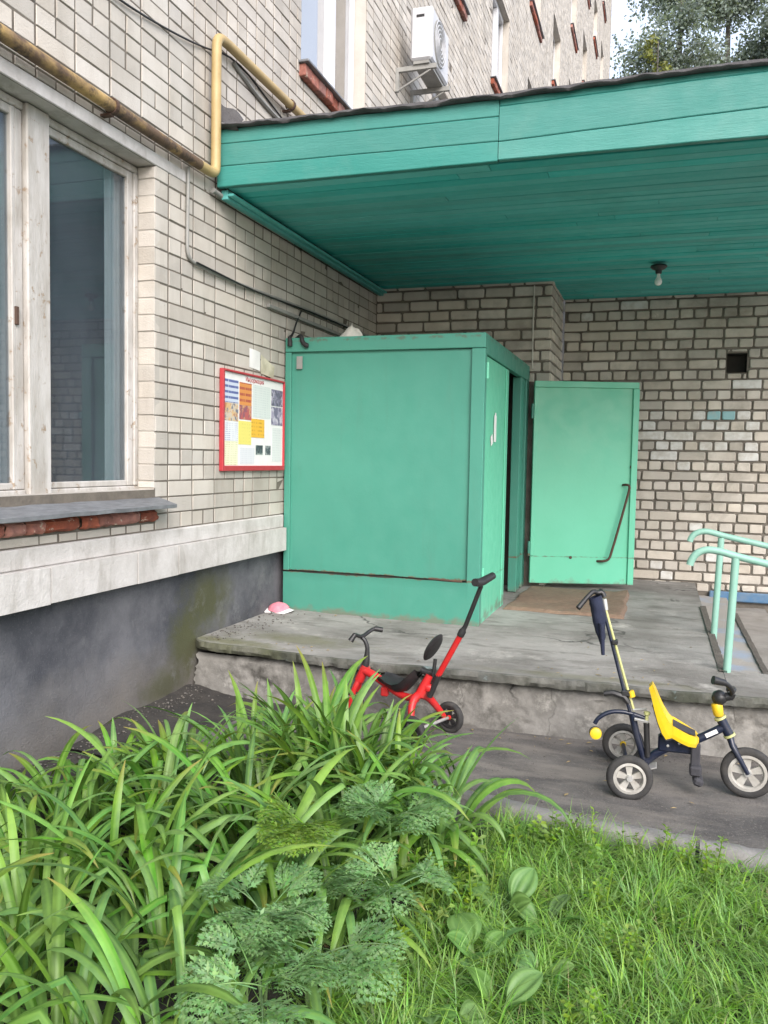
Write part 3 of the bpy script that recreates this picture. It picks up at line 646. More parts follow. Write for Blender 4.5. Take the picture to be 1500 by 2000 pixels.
rb = clip(rb, [(VENT[0]-.005, VENT[1]+.005, VENT[2]-.005, VENT[3]+.005), (3.12, 6, -1, .262)])
def bmat(u, w):
    if 1.86 < w+P2/2 < 1.99 and 3.02 < u < 3.75 and random.random() < .85: return M_BLUEBRICK
    if 1.48 < w < 1.90 and u > 2.3 and random.random() < .45: return M_WHITEBRICK
    if random.random() < .04: return M_WHITEBRICK
    return M_BRICK2
def rank2(r):
    x, z = r[0], r[2]
    if x > 3.72 or z < .2: return 1e6
    return 1 if (x > 2.25 or z > 2.1) else 1e6
bandm = {}
lay_bricks(rb, lambda u, w: ((u, YB, w), 0), bmat, .64, pw, 240, rank2, .0125)
lay_bricks([r for r in rp if r[3] > 2.2], lambda u, w: ((u, YP, w), 0), lambda u, w: M_BRICK2, .62, pw, 60, lambda r: 1 if r[2] > 2.25 else 1e6, .014)
lay_bricks(rs, lambda u, w: ((XP, u, w), math.pi/2), lambda u, w: M_BRICK2, .6, pw, 0, lambda r: 1e6, .013)
tag(part('cable', MB().tube([(1.50, YP-.012, 3.04), (1.497, YP-.012, 2.7), (1.502, YP-.012, 2.3)], .006, 6), M_OFFW, smooth=60), 'thin pale cable hanging straight down the brick pier above the vestibule', 'cable')

# ------------------------------------------------------------------ porch slab, base, steps
porch = bpy.data.objects.new('porch', None); COL.objects.link(porch); porch.location = (1.5, 6, 0); struct(porch)
def edge_y(x): return 4.415+.014*max(0, fbm(x*4, 0, 7)-.15)+.018*max(0, fbm(x*13, 0, 2)-.1)+.022*fbm(x*1.6, 1, 0)+.006*fbm(x*9, 3, 0)+.045*(max(0, .12-x)/.12)**2
def top_z(x, y):
    t = .328+.020*max(0, 1-x/.9)-.004*(y-4.4)/4
    return t+.005*fbm(x*2.2, y*2.2, 4)+.002*fbm(x*9, y*9, 4)
mb = MB()
mb.grid(lambda u, v: (lambda x: (x, edge_y(x)+.014+(YB+.01-edge_y(x))*v**1.3, top_z(x, edge_y(x)+.014+4.2*v**1.3)))(-.03+3.02*u), 120, 60)
mb.grid(lambda u, v: (lambda x: (x, edge_y(x)+.014+.53*v, top_z(x, edge_y(x)+.014+.53*v)))(2.992+2.3*u), 70, 12)
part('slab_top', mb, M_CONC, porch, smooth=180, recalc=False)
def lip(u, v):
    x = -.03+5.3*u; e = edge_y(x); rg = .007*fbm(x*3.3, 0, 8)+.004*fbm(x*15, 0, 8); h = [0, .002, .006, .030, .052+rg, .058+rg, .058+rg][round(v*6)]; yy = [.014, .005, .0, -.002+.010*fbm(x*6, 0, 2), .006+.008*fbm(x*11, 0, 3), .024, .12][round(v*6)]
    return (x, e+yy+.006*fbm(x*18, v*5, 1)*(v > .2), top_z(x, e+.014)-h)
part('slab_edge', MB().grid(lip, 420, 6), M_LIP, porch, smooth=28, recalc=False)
part('slab_side', MB().box((2.90, 4.96, .15), (2.986, YB, .322)), M_STEP, porch)
part('slab_side', MB().box((3.03, 4.86, .02), (5.25, 4.928, .318)), M_STEP, porch)
xs = [-.03, .62, 1.62, 2.13, 3.02, 3.66, 4.5, 5.25]
for a, b in zip(xs, xs[1:]):
    off = random.uniform(-.003, .003); top = .262
    def bf(u, v, a=a, b=b, off=off):
        z = -.04+(top+.04)*v; J = lambda q: .035*fbm(q*9, z*9, 5)+.02*fbm(q*3, z*30, 1); x = (a+J(a)+.0008)*(1-u)+(b+J(b)-.0008)*u
        rim = .045*max(0, (z-.235+.02*fbm(x*5, 0, 1))/.04)
        dent = max(0, fbm(x*4, z*7, 7)-.2)*.07
        return (x, 4.478+off+.010*fbm(x*5, z*7, 2)+.005*fbm(x*22, z*24, 2)+rim+dent-.02*(1-v)*(1-v), z)
    nx = max(10, int((b-a)/.014)); mb = MB(); mb.grid(bf, nx, 22)
    part('foundation_block', mb, M_BASE, porch, smooth=50)
for i, (a, b, z, m) in enumerate(((2.99, 3.275, .205, M_STEPBLUE), (3.28, 3.62, .115, M_STEP), (3.625, 5.4, .03, M_STEP))):
    mb = MB(); mb.grid(lambda u, v: (a+(b-a)*u, 4.93+(YB-4.93)*v, z+.006*fbm((a+u*.3)*5, v*16, i)), 10, 60)
    mb.add([(b, 4.93, z), (b, YB, z), (b, YB, z-.12), (b, 4.93, z-.12)], [(0, 1, 2, 3)]); part('step', mb, m, porch, smooth=40)
mb = MB(); mb.grid(lambda u, v: (2.968+.042*(v > .3)*1.0+(.004*fbm(v*2, u*30, 1)), 4.90+2.25*u, [.336, .338, .334, .24][round(v*3)]+.004*fbm(1, u*14, 0)), 60, 3); part('step_edge', mb, M_NOSE, porch, smooth=50)
mb = MB(); mb.grid(lambda u, v: (3.255+.036*(v > .3)*1.0+(.004*fbm(v*2, u*30, 1)), 4.94+2.7*u, [.216, .218, .214, .13][round(v*3)]+.004*fbm(1, u*14, 5)), 60, 3); part('step_edge', mb, M_NOSE, porch, smooth=50)

# ------------------------------------------------------------------ canopy
can = thing('canopy', 'teal plank canopy with boarded underside and ragged black felt roof edge', 'canopy', (3, 6.5, 3.05))
part('roof_deck', MB().box((.03, 4.64, 3.10), (4.7, 8.60, 3.42)), M_FELT, can)
y = 4.665; n = 0
while y < 8.6:
    wd = .094; gap = random.choice((.0012, .002, .003, .004, .007, .011)); cuts = sorted({.075, 4.7, *([random.uniform(1.0, 3.9)] if random.random() < .6 else [])})
    for a, b in zip(cuts, cuts[1:]):
        dz = random.uniform(-.0025, .0025)
        part('ceiling_board', MB().box((a+.001, y+.0022, 3.072+dz), (b-.001, min(y+wd-gap, 8.61), 3.094+dz), .003), M_CEIL, can)
    y += wd
part('batten', MB().box((.03, 4.66, 3.012), (.074, 8.6, 3.07), .004), M_CEIL, can)
part('batten', MB().box((.075, 4.66, 3.030), (.112, 7.71, 3.047), .004), M_CEIL, can)
part('wall_flashing', MB().tube([(.03, 4.56, 3.04), (.03, 4.75, 3.03), (.03, 5.6, 3.025)], .016, 8), M_GREYPIPE, can, smooth=60)
def fboard(x0, x1, za0, zb0, za1, zb1, dy):
    nn = max(8, int((x1-x0)/.12)); mb = MB()
    def f(u, v):
        x = x0+(x1-x0)*u; a = za0+(za1-za0)*u; b = zb0+(zb1-zb0)*u
        pr = [(4.648, 0), (4.616+dy, 0), (4.613+dy, .004), (4.613+dy, -1), (4.616+dy, -2), (4.664, -2)][round(v*5)]
        z = a if pr[1] == 0 else (a+pr[1] if pr[1] > 0 else (b-.004 if pr[1] == -1 else b))
        return (x, pr[0]+.003*fbm(x*2, z*2, 3), z+.0025*fbm(x*3, z, 9))
    mb.grid(f, nn, 5)
    for u in (0, 1): mb.add([f(u, i/5) for i in range(6)], [tuple(range(6))])
    part('fascia_board', mb, M_CANOPY, can, smooth=35)
fboard(.03, 1.728, 3.072, 3.192, 3.074, 3.176, 0.0); fboard(.03, 1.728, 3.197, 3.325, 3.181, 3.308, .004); fboard(.03, 1.728, 3.329, 3.412, 3.312, 3.40, .007)
fboard(1.732, 4.75, 3.078, 3.172, 3.075, 3.262, -.004); fboard(1.732, 4.75, 3.178, 3.36, 3.268, 3.420, .002); fboard(1.732, 4.75, 3.366, 3.404, 3.424, 3.446, .012)
mb = MB()
def felt(u, v):
    x = .02+4.75*u; s = fbm(x*3.5, 0, 3)+.5*fbm(x*14, 1, 3)
    pr = [(4.75, .028), (4.62, .026), (4.585-.012*s, .018), (4.577-.014*s, .004+.012*s), (4.588-.010*s, -.006+.012*s), (4.64, .004), (4.75, .006)][round(v*6)]
    return (x, pr[0], 3.412-.012*min(1, x/1.7)+.045*max(0, (x-1.7)/3.05)+pr[1]+.006*fbm(x*5, 2, 2))
mb.grid(felt, 160, 6); part('felt_edge', mb, M_FELT, can, smooth=60)
mb = MB(); mb.grid(lambda u, v: (.015+.16*u+.01*v, 4.60+.05*v+.03*u, 3.43+.17*v*(1-u*.8)+.02*math.sin(6*u+4*v)), 8, 8); mb.grid(lambda u, v: (.02+.15*u, 4.585+.03*v, 3.44-.02*v-.03*u), 4, 2)
part('felt_flap', mb, M_FELT, can, smooth=60)
part('roof_felt', MB().grid(lambda u, v: (.03+4.68*u, 4.74+3.9*v, 3.436+.03*u+.01*fbm(u*9, v*9, 1)), 20, 16), M_FELT, can, smooth=180)

lamp = thing('ceiling_lamp', 'bare bulb in a black holder screwed to the teal boarded ceiling', 'lamp', (2.56, 7.2, 3.045))
part('lamp_holder', MB().lathe([(.0, 0.004), (.062, .004), (.066, -.008), (.050, -.024), (.026, -.034), (.024, -.060), (.0, -.060)], (2.56, 7.2, 3.044), (0, 0, 1), 20), M_BLACK, lamp, smooth=40)
part('bulb', MB().lathe([(.0, -.06), (.013, -.062), (.014, -.080), (.018, -.094), (.028, -.112), (.030, -.128), (.025, -.143), (.013, -.152), (.0, -.154)], (2.56, 7.2, 3.044), (0, 0, 1), 20), M_BULB, lamp, smooth=60)

# ------------------------------------------------------------------ vestibule with open door
ves = thing('entrance_vestibule', 'mint green metal entrance vestibule box with its door standing open', 'vestibule', (.75, 6.7, .33))
X0, X1, Y0, Y1, Z0, Z1 = .012, 1.481, 5.65, 7.70, .322, 2.322
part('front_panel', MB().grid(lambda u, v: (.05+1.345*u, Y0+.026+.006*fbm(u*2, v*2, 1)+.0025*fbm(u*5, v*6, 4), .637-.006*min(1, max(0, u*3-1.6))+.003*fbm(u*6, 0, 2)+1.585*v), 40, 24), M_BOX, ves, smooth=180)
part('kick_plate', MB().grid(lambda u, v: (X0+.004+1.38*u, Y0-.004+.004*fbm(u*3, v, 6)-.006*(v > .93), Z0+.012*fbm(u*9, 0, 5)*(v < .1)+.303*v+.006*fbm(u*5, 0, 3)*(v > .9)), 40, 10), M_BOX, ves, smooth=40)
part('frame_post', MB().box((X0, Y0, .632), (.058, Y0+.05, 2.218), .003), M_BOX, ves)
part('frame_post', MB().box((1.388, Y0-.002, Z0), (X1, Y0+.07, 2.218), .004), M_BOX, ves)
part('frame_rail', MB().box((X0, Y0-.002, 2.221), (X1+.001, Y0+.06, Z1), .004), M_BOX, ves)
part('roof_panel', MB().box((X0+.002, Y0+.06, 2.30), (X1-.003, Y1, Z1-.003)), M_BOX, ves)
part('frame_rail', MB().box((1.43, Y0+.062, 2.185), (X1, Y1, Z1), .004), M_BOX, ves)
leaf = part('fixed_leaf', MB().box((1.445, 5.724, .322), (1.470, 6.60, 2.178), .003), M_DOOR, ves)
part('leaf_strip', MB().box((1.4705, 6.52, .325), (1.479, 6.62, 2.172), .003), M_DOOR, leaf)
part('leaf_strip', MB().box((1.4705, 5.724, .325), (1.4745, 6.518, .60), .002), M_DOOR, leaf)
part('hinge', MB().tube([(1.485, 5.722, 2.02), (1.485, 5.722, 2.13)], .010, 8).box((1.472, 5.727, 2.03), (1.4765, 5.775, 2.12)), M_DOOR, leaf)
part('hinge', MB().tube([(1.485, 5.722, .62), (1.485, 5.722, .72)], .010, 8).box((1.472, 5.727, .63), (1.4765, 5.775, .71)), M_DOOR, leaf)
part('frame_post', MB().box((1.40, 7.28, .33), (1.474, 7.46, 2.184), .004), M_BOX, ves)
part('frame_post', MB().box((1.43, 7.56, .33), (1.478, 7.70, 2.184), .004), M_BOX, ves)
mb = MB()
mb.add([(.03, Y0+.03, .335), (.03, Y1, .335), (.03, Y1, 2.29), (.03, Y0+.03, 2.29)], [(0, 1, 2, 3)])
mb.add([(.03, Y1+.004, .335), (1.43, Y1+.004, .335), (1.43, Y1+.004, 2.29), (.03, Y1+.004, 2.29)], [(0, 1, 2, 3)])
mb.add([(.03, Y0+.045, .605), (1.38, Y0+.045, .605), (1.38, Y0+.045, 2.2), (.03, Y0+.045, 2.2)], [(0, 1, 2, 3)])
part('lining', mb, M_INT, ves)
door = put('door', None, ves, Vector((1.535, 7.625, .36))-org(ves)); 
def dpart(n, a, b, m=M_DOOR, c=.003): return part(n, MB().box(a, b, c), m, door)
DX0, DX1, DZ0, DZ1, DY = 1.535, 2.462, .372, 2.182, 7.600
dme = MB().box((DX0, DY, DZ0), (DX1, DY+.035, DZ1), .004).mesh('door', M_DOOR, org(door)); door.data if False else None
bpy.data.objects.remove(door)
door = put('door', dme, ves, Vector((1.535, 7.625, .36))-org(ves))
door['label'] = 'open door leaf facing the viewer with a slanting rusty handle bar'
dpart('edge_strip', (DX0, DY-.020, DZ1-.055), (DX1, DY-.0005, DZ1)); dpart('edge_strip', (DX1-.050, DY-.024, DZ0), (DX1+.004, DY-.0005, DZ1-.057))
dpart('edge_strip', (DX0, DY-.010, DZ0+.25), (DX0+.03, DY-.0005, DZ1-.057)); dpart('kick_plate', (DX0+.002, DY-.006, DZ0+.002), (DX1-.052, DY-.0005, DZ0+.245))
part('handle', MB().tube([(2.35, DY-.002, 1.27), (2.365, DY-.055, 1.275), (2.395, DY-.062, 1.265), (2.385, DY-.062, 1.20), (2.245, DY-.062, .635), (2.22, DY-.060, .595), (2.17, DY-.050, .585), (2.14, DY-.002, .58)], .011, 8, 1), M_RUST, door, smooth=60)
part('latch', MB().box((2.405, DY-.020, 1.42), (2.445, DY-.0145, 1.445), .002), M_RUST, door); part('bolt', MB().lathe([(.0, .002), (.014, .002), (.012, .008), (.0, .010)], (1.90, DY-.006, .61), (0, -1, 0), 10), M_RUST, door)
for z in (.62, 1.85): part('hinge', MB().tube([(1.524, DY+.005, z), (1.524, DY+.005, z+.13)], .012, 8), M_BOX, door, smooth=60)
part('rusty_strip', MB().box((1.12, Y0-.012, .628), (1.36, Y0-.004, .640), .002, Matrix.Rotation(rad(2), 3, 'Y')), M_RUST, ves)
sc = tag(part('sticker', MB().box((1.4752, 6.06, 1.60), (1.4762, 6.15, 1.79)).box((1.4753, 6.09, 1.78), (1.4763, 6.13, 1.81)), M_PAPER), 'white paper scrap on the fixed green leaf, the larger and higher one', 'sticker')
tag(part('sticker', MB().box((1.4752, 5.95, 1.575), (1.4762, 6.02, 1.645), 0, Matrix.Rotation(rad(20), 3, 'X')), M_PAPER), 'small torn white sticker low beside the larger paper scrap on the green leaf', 'sticker')
tag(part('sticker', MB().box((.10, Y0+.004, 2.10), (.145, Y0+.0078, 2.19)), M_GREYPIPE), 'faded grey label remnant in the top corner of the vestibule front', 'sticker')
door.rotation_euler.z = rad(18)
# cables clamped on its roof corner
tag(part('cable', MB().tube([(.015, 5.92, 2.56), (.03, 5.80, 2.46), (.045, 5.70, 2.35), (.05, 5.636, 2.325), (.055, 5.633, 2.30), (.056, 5.634, 2.262)], [.006, .006, .008, .014, .018, .018], 8, 1), M_CABLE, smooth=60), 'black cable end hooked over the left roof corner of the vestibule', 'cable')
tag(part('cable', MB().tube([(.05, 5.75, 2.335), (.12, 5.67, 2.34), (.145, 5.636, 2.325), (.155, 5.630, 2.285), (.185, 5.628, 2.262), (.20, 5.632, 2.262)], [.008, .012, .016, .016, .018, .016], 8, 1), M_CABLE, smooth=60), 'looped black cable end hanging over the vestibule top edge', 'cable')
rag = MB(); rag.grid(lambda u, v: (lambda a, r: (.455+.105*r*math.cos(a)*(1+.15*fbm(u*4, v*3, 0)), 5.83+.10*r*math.sin(a), 2.324+.075*(1-r*r)*(1+.8*fbm(math.cos(a)*2, math.sin(a)*2+r, 3))))(u*2*math.pi, v), 22, 8)
tag(part('rag', rag, M_OFFW, smooth=50), 'crumpled off white rag lying on the vestibule roof', 'rag')

# doormat
mb = MB()
def matf(u, v):
    x, yy = 1.515+.90*u, 6.39+1.22*v
    r = .022 if .01 < u < .99 and .01 < v < .99 else 0.0
    return (x+.012*fbm(yy*3, 0, 1)+.03*v*(1-u), yy-.05*u+.012*fbm(x*4, 1, 1), top_z(x, yy)+.002+r+.006*fbm(x*5, yy*5, 2)*(r > 0)+(.03*max(0, (u-.85)/.15)*max(0, (v-.85)/.15) if r else 0))
mb.grid(matf, 50, 60)
tag(part('doormat', mb, M_MAT, smooth=60), 'worn brown coir doormat on the slab below the open door', 'doormat')

# pink cap beside the vestibule
cap = thing('cap', 'small pink cap with white rim lying by the vestibule corner', 'cap', (.03, 5.55, .345))
mb = MB()
mb.grid(lambda u, v: (lambda a, r: (.035+.085*r*math.cos(a), 5.545+.075*r*math.sin(a)-.01, .352+.062*math.sqrt(max(0, 1-r*r))+.006*math.cos(3*a)*r))(u*2*math.pi, v), 26, 8)
part('crown', mb, M_PINK, cap, smooth=60)
mb = MB(); mb.grid(lambda u, v: (lambda a, r: (.035+r*math.cos(a), 5.535+r*.9*math.sin(a), .360+.012*math.cos(2*a)-.012*v))(u*2*math.pi, .08+.035*v), 30, 3)
part('brim', mb, M_PAPER, cap, smooth=60)

# ------------------------------------------------------------------ notice board
nb = thing('notice_board', 'red framed notice board of colourful posters on the brick wall', 'notice board', (0, 5.16, 1.68))
BY0, BY1, BZ0, BZ1 = 4.702, 5.618, 1.366, 2.006
part('backing', MB().box((.002, BY0+.01, BZ0+.01), (.016, BY1-.01, BZ1-.01)), M_PAPER, nb)
part('frame', MB().box((.002, BY0, BZ0), (.030, BY0+.024, BZ1), .003).box((.002, BY1-.012, BZ0), (.030, BY1, BZ1), .003).box((.002, BY0+.0245, BZ0), (.030, BY1-.0125, BZ0+.034), .003).box((.002, BY0+.0245, BZ1-.014), (.030, BY1-.0125, BZ1), .003), M_REDF, nb)
def print_mat(name, bg, ink, lines=26, amt=.6, lo=.45, hi=.6, scale=14):
    m, nt, out = new_mat(name); b = nd(nt, "ShaderNodeBsdfPrincipled"); nt.links.new(b.outputs[0], out.inputs[0]); b.inputs["Roughness"].default_value = .6
    w = nd(nt, "ShaderNodeTexWave", bands_direction='Z'); w.inputs["Scale"].default_value = lines; w.inputs["Distortion"].default_value = .4
    nt.links.new(pos_vec(nt), w.inputs["Vector"])
    f = math_n(nt, 'MULTIPLY', math_n(nt, 'MULTIPLY', ramp(nt, w.outputs["Fac"], .5, .7), noise_n(nt, pos_vec(nt, (1, 3, .3)), 30, 4, .6, lo, hi)), amt)
    nt.links.new(mixc(nt, f, bg, ink), b.inputs["Base Color"]); return m
def blot_mat(name, cs, scale=16):
    m, nt, out = new_mat(name); b = nd(nt, "ShaderNodeBsdfPrincipled"); nt.links.new(b.outputs[0], out.inputs[0]); b.inputs["Roughness"].default_value = .55
    col = cs[0]
    for i, c in enumerate(cs[1:]): col = mixc(nt, noise_n(nt, pos_vec(nt, (1, 1+.2*i, 1)), scale+5*i, 4, .6, .50, .56), col, c)
    nt.links.new(col, b.inputs["Base Color"]); return m
def poster(y0, y1, f0, f1, m, x=.0175):
    z1 = BZ1-(BZ1-BZ0)*f0; z0 = BZ1-(BZ1-BZ0)*f1
    return part('poster', MB().box((.0163, y0, z0), (x, y1, z1)), m, nb)
poster(4.745, 4.925, .09, .32, print_mat('print_blue', (.50, .55, .66), (.08, .10, .28), 9, .95, .3, .45)); poster(4.745, 4.925, .325, .50, blot_mat('print_photo_mix', ((.55, .47, .38), (.45, .20, .10), (.16, .17, .22), (.60, .40, .20))))
poster(4.94, 5.112, .10, .33, print_mat('print_orange', (.62, .25, .07), (.34, .06, .05), 8, .9, .3, .5)); poster(4.94, 5.112, .332, .475, blot_mat('print_red_mix', ((.42, .10, .10), (.55, .30, .16), (.25, .09, .12))))
poster(5.125, 5.40, .10, .44, print_mat('print_pale_sheet', (.58, .62, .60), (.40, .44, .46), 20, .5)); poster(5.415, 5.60, .11, .29, blot_mat('print_violet_dark', ((.20, .18, .26), (.40, .37, .46), (.10, .10, .14)))); poster(5.415, 5.60, .30, .50, blot_mat('print_violet', ((.33, .30, .40), (.50, .47, .54), (.16, .15, .22))))
poster(4.93, 5.11, .49, .73, print_mat('print_yellow', (.70, .62, .16), (.55, .50, .12), 14, .5)); poster(5.11, 5.305, .455, .65, print_mat('print_amber', (.72, .42, .04), (.40, .22, .03), 12, .8), .0185)
poster(4.742, 4.92, .51, .70, print_mat('print_list', (.66, .68, .70), (.25, .25, .42), 24, .7)); poster(4.742, 4.92, .702, .94, print_mat('print_list_yellow', (.70, .70, .50), (.45, .42, .22), 22, .7))
poster(5.18, 5.285, .73, .83, blot_mat('print_dark_photo', ((.09, .12, .12), (.30, .34, .32), (.05, .06, .07)), 26)); poster(5.325, 5.41, .73, .83, blot_mat('print_dark_photo_small', ((.12, .14, .15), (.28, .30, .30), (.06, .07, .08)), 26))
poster(4.95, 5.16, .76, .93, print_mat('print_faint_sheet', (.62, .63, .66), (.45, .46, .52), 24, .5)); poster(5.43, 5.59, .53, .90, print_mat('print_faint_sheet_tall', (.62, .64, .63), (.44, .46, .48), 18, .5))
fc = bpy.data.curves.new('heading', 'FONT'); fc.body = 'Информация'; fc.size = .043; fc.extrude = .0005; fc.align_x = 'CENTER'
fo = bpy.data.objects.new('heading_curve', fc)
hm = bpy.data.meshes.new_from_object(fo); hm.name = 'heading'; bpy.data.objects.remove(fo); bpy.data.curves.remove(fc); hm.materials.clear(); hm.materials.append(M_REDF)
put('heading', hm, nb, Vector((.0172, 5.16, BZ1-.052))-org(nb), (rad(90), 0, rad(90)))
tag(part('paper_note', MB().grid(lambda u, v: (.004+.006*math.sin(3*u)*v, 5.10+.16*u, 2.055+.125*v-.01*u), 6, 6), M_PAPER, smooth=180), 'torn white paper note on the bricks above the notice board', 'note')
tag(part('paper_note', MB().grid(lambda u, v: (.004+.010*u*v, 5.27+.20*u, 2.03+.13*v*(1-.4*u)-.015*u), 6, 6), mat('yellowed_paper', (.55, .52, .40), (.40, .38, .28), 14, .35, .6, .9), smooth=180), 'yellowed torn paper remnant beside the vestibule edge, above the posters', 'note')

# ------------------------------------------------------------------ handrails
for (nm, lab, y, post, pts, ptop) in (
    ('handrail', 'mint green curled handrail on the near post at the slab edge', 4.93, (3.008, .318), [(2.797, .905), (2.803, .93), (2.826, .97), (2.875, .996), (2.945, .990), (3.03, .966), (3.20, .930), (3.9, .775), (4.3, .69)], .955),
    ('handrail', 'mint green curled handrail further back, nearer the brick wall', 6.0, (3.005, .322), [(2.832, .945), (2.838, .970), (2.866, 1.004), (2.925, 1.021), (3.0, 1.004), (3.06, .988), (3.32, .936), (3.9, .80), (4.3, .71)], .978)):
    h = thing(nm, lab, 'handrail', (3.01, y, .32), 'handrails beside the steps')
    part('rail', MB().tube([(x, y, z) for x, z in pts], .020, 12, 2), M_RAIL, h, smooth=60)
    tw = Vector((.012, -.03 if y < 5.5 else -.02, 0))
    part('post', MB().tube([(post[0], y, post[1]-.03), (post[0]+.022, y, ptop)], .021, 12), M_RAIL, h, smooth=60)
    part('post', MB().tube([(4.1, y, .02), (4.1, y, .74)], .021, 12), M_RAIL, h, smooth=60)

# ------------------------------------------------------------------ wheels
def wheel(parent, c, axis, R, wd, spokes, rim_m, tyre_m, hub_m, rim_r=.70):
    c = Vector(c); ax = Vector(axis).normalized()
    w = put('wheel', None, parent, c-org(parent)) if False else None
    rr = R*rim_r
    rim = MB().lathe([(rr*1.03, -wd*.38), (rr*1.03, wd*.38), (rr*.86, wd*.42), (rr*.80, wd*.25), (rr*.80, -wd*.25), (rr*.86, -wd*.42)], c, ax, 32, True)
    n = ax.orthogonal().normalized(); b = ax.cross(n)
    for k in range(spokes):
        a = 2*math.pi*k/spokes+.4; d = n*math.cos(a)+b*math.sin(a); t = ax.cross(d)
        for sgn in (1,):
            q = []
            for (r, hw) in ((rr*.16, rr*.13), (rr*.84, rr*.24)):
                for h in (-wd*.16, wd*.16):
                    for s in (-hw, hw): q.append(c+d*r+t*s+ax*h)
            rim.add(q, [(0, 1, 3, 2), (4, 6, 7, 5), (0, 4, 5, 1), (2, 3, 7, 6), (0, 2, 6, 4), (1, 5, 7, 3)])
    me = rim.mesh('wheel', rim_m, c, 40); w = put('wheel', me, parent, c-org(parent))
    t = []
    for i in range(10):
        a = -math.pi*.5+math.pi*i/9; t.append((rr*1.0+(R-rr)*(.30+.70*math.cos(a)**.7 if abs(math.cos(a)) > 1e-6 else .30), wd*.5*math.sin(a)))
    t += [(rr*1.0, wd*.36), (rr*1.0, -wd*.36)]
    part('tyre', MB().lathe(t, c, ax, 40, True), tyre_m, w, smooth=50)
    part('hub', MB().lathe([(0, -wd*.5), (rr*.18, -wd*.5), (rr*.22, -wd*.3), (rr*.22, wd*.3), (rr*.18, wd*.5), (0, wd*.5)], c, ax, 16), hub_m, w, smooth=40)
    return w

# ------------------------------------------------------------------ yellow and navy tricycle
yt = thing('tricycle', 'yellow and navy child tricycle with tall push bar and folded bag on the path', 'tricycle', (2.72, 3.96, 0))
AXY = Vector((-.045, .45, 0)).normalized()
wheel(yt, (2.541, 3.735, .100), AXY, .0985, .042, 5, M_RIM, M_RUBBER, M_SILV, .68)
wheel(yt, (2.497, 4.19, .100), AXY, .0985, .042, 5, M_RIM, M_RUBBER, M_YEL, .68)
wheel(yt, (3.032, 3.945, .113), (.06, 1, 0), .1125, .038, 5, M_RIM, M_RUBBER, M_SILV, .70)
y0 = 3.96
part('rear_axle', MB().tube([(2.541, 3.74, .10), (2.497, 4.19, .10)], .010, 8).tube([(2.60, 3.90, .095), (2.585, 4.03, .095)], .02, 8), M_NAVY, yt, smooth=60)
part('axle_plate', MB().box((2.575, 3.90, .083), (2.655, 3.98, .089), .002, Matrix.Rotation(rad(-20), 3, 'Y')), M_SILV, yt)
part('rear_post', MB().tube([(2.538, y0, .320), (2.556, y0, .24), (2.585, y0, .15), (2.606, y0, .085)], .016, 10, 2), M_NAVY, yt, smooth=60)
part('main_tube', MB().tube([(2.60, y0, .10), (2.68, y0, .175), (2.80, y0, .22), (2.86, y0, .255), (2.935, y0, .305)], .019, 10, 2), M_NAVY, yt, smooth=60)
part('seat_mount', MB().box((2.655, y0-.025, .165), (2.825, y0+.025, .238), .008), M_NAVY, yt)
for x, z in ((2.697, .196), (2.745, .213)): part('bolt', MB().lathe([(0, 0), (.006, 0), (.006, .005), (0, .006)], (x, y0-.025, z), (0, -1, 0), 8), M_SILV, yt)
part('name_strip', MB().box((2.850, y0-.0215, .262), (2.905, y0-.0190, .280), 0, Matrix.Rotation(rad(-31), 3, 'Y')), M_PAPER, yt)
part('support_strut', MB().tube([(2.602, y0-.01, .285), (2.612, y0-.01, .13)], .013, 8), M_BLACK, yt, smooth=60)
part('strut_cap', MB().lathe([(0, .0), (.008, .0), (.008, .05), (.014, .056), (.014, .068), (0, .07)], (2.603, y0-.01, .268), (0, 0, 1), 10), M_LIME, yt, smooth=40)
part('head_tube', MB().tube([(2.915, y0, .335), (2.955, y0, .262)], .021, 12), M_NAVY, yt, smooth=60)
for p, r in (((2.912, y0, .340), .026), ((2.953, y0, .266), .026)): part('bearing_ring', MB().lathe([(.014, -.005), (r, -.005), (r, .005), (.014, .005)], p, (.04, 0, -.073), 16, True), M_LIME, yt, smooth=40)
part('stem_collar', MB().lathe([(0, -.03), (.017, -.03), (.022, -.022), (.024, .022), (.020, .028), (0, .028)], (2.900, y0, .377), (-.2, 0, 1), 14), M_YEL, yt, smooth=40)
part('stem', MB().lathe([(0, -.028), (.022, -.026), (.033, -.008), (.030, .018), (.012, .032), (0, .034)], (2.905, y0, .430), (.2, 0, 1), 16).tube([(2.925, y0, .435), (2.95, y0, .44), (2.955, y0, .455)], .02, 8), M_BLACK, yt, smooth=60)
part('handlebar', MB().tube([(2.875, y0-.12, .534), (2.925, y0-.10, .521), (2.957, y0-.05, .476), (2.948, y0, .445), (2.968, y0+.05, .458), (2.972, y0+.10, .452), (2.960, y0+.12, .440)], .011, 8, 2), M_BLACK, yt, smooth=60)
part('grip', MB().tube([(2.868, y0-.124, .536), (2.918, y0-.104, .523)], [.019, .014], 10), M_BLACK, yt, smooth=60)
part('grip', MB().tube([(2.956, y0+.126, .438), (2.970, y0+.10, .450)], [.018, .014], 10), M_BLACK, yt, smooth=60)
for s in (-1, 1): part('fork', MB().tube([(2.955, y0, .26), (2.966, y0+s*.026, .225), (2.985, y0+s*.031, .195), (3.032, y0+s*.031, .112)], [.016, .013, .012, .010], 8), M_NAVY, yt, smooth=60)
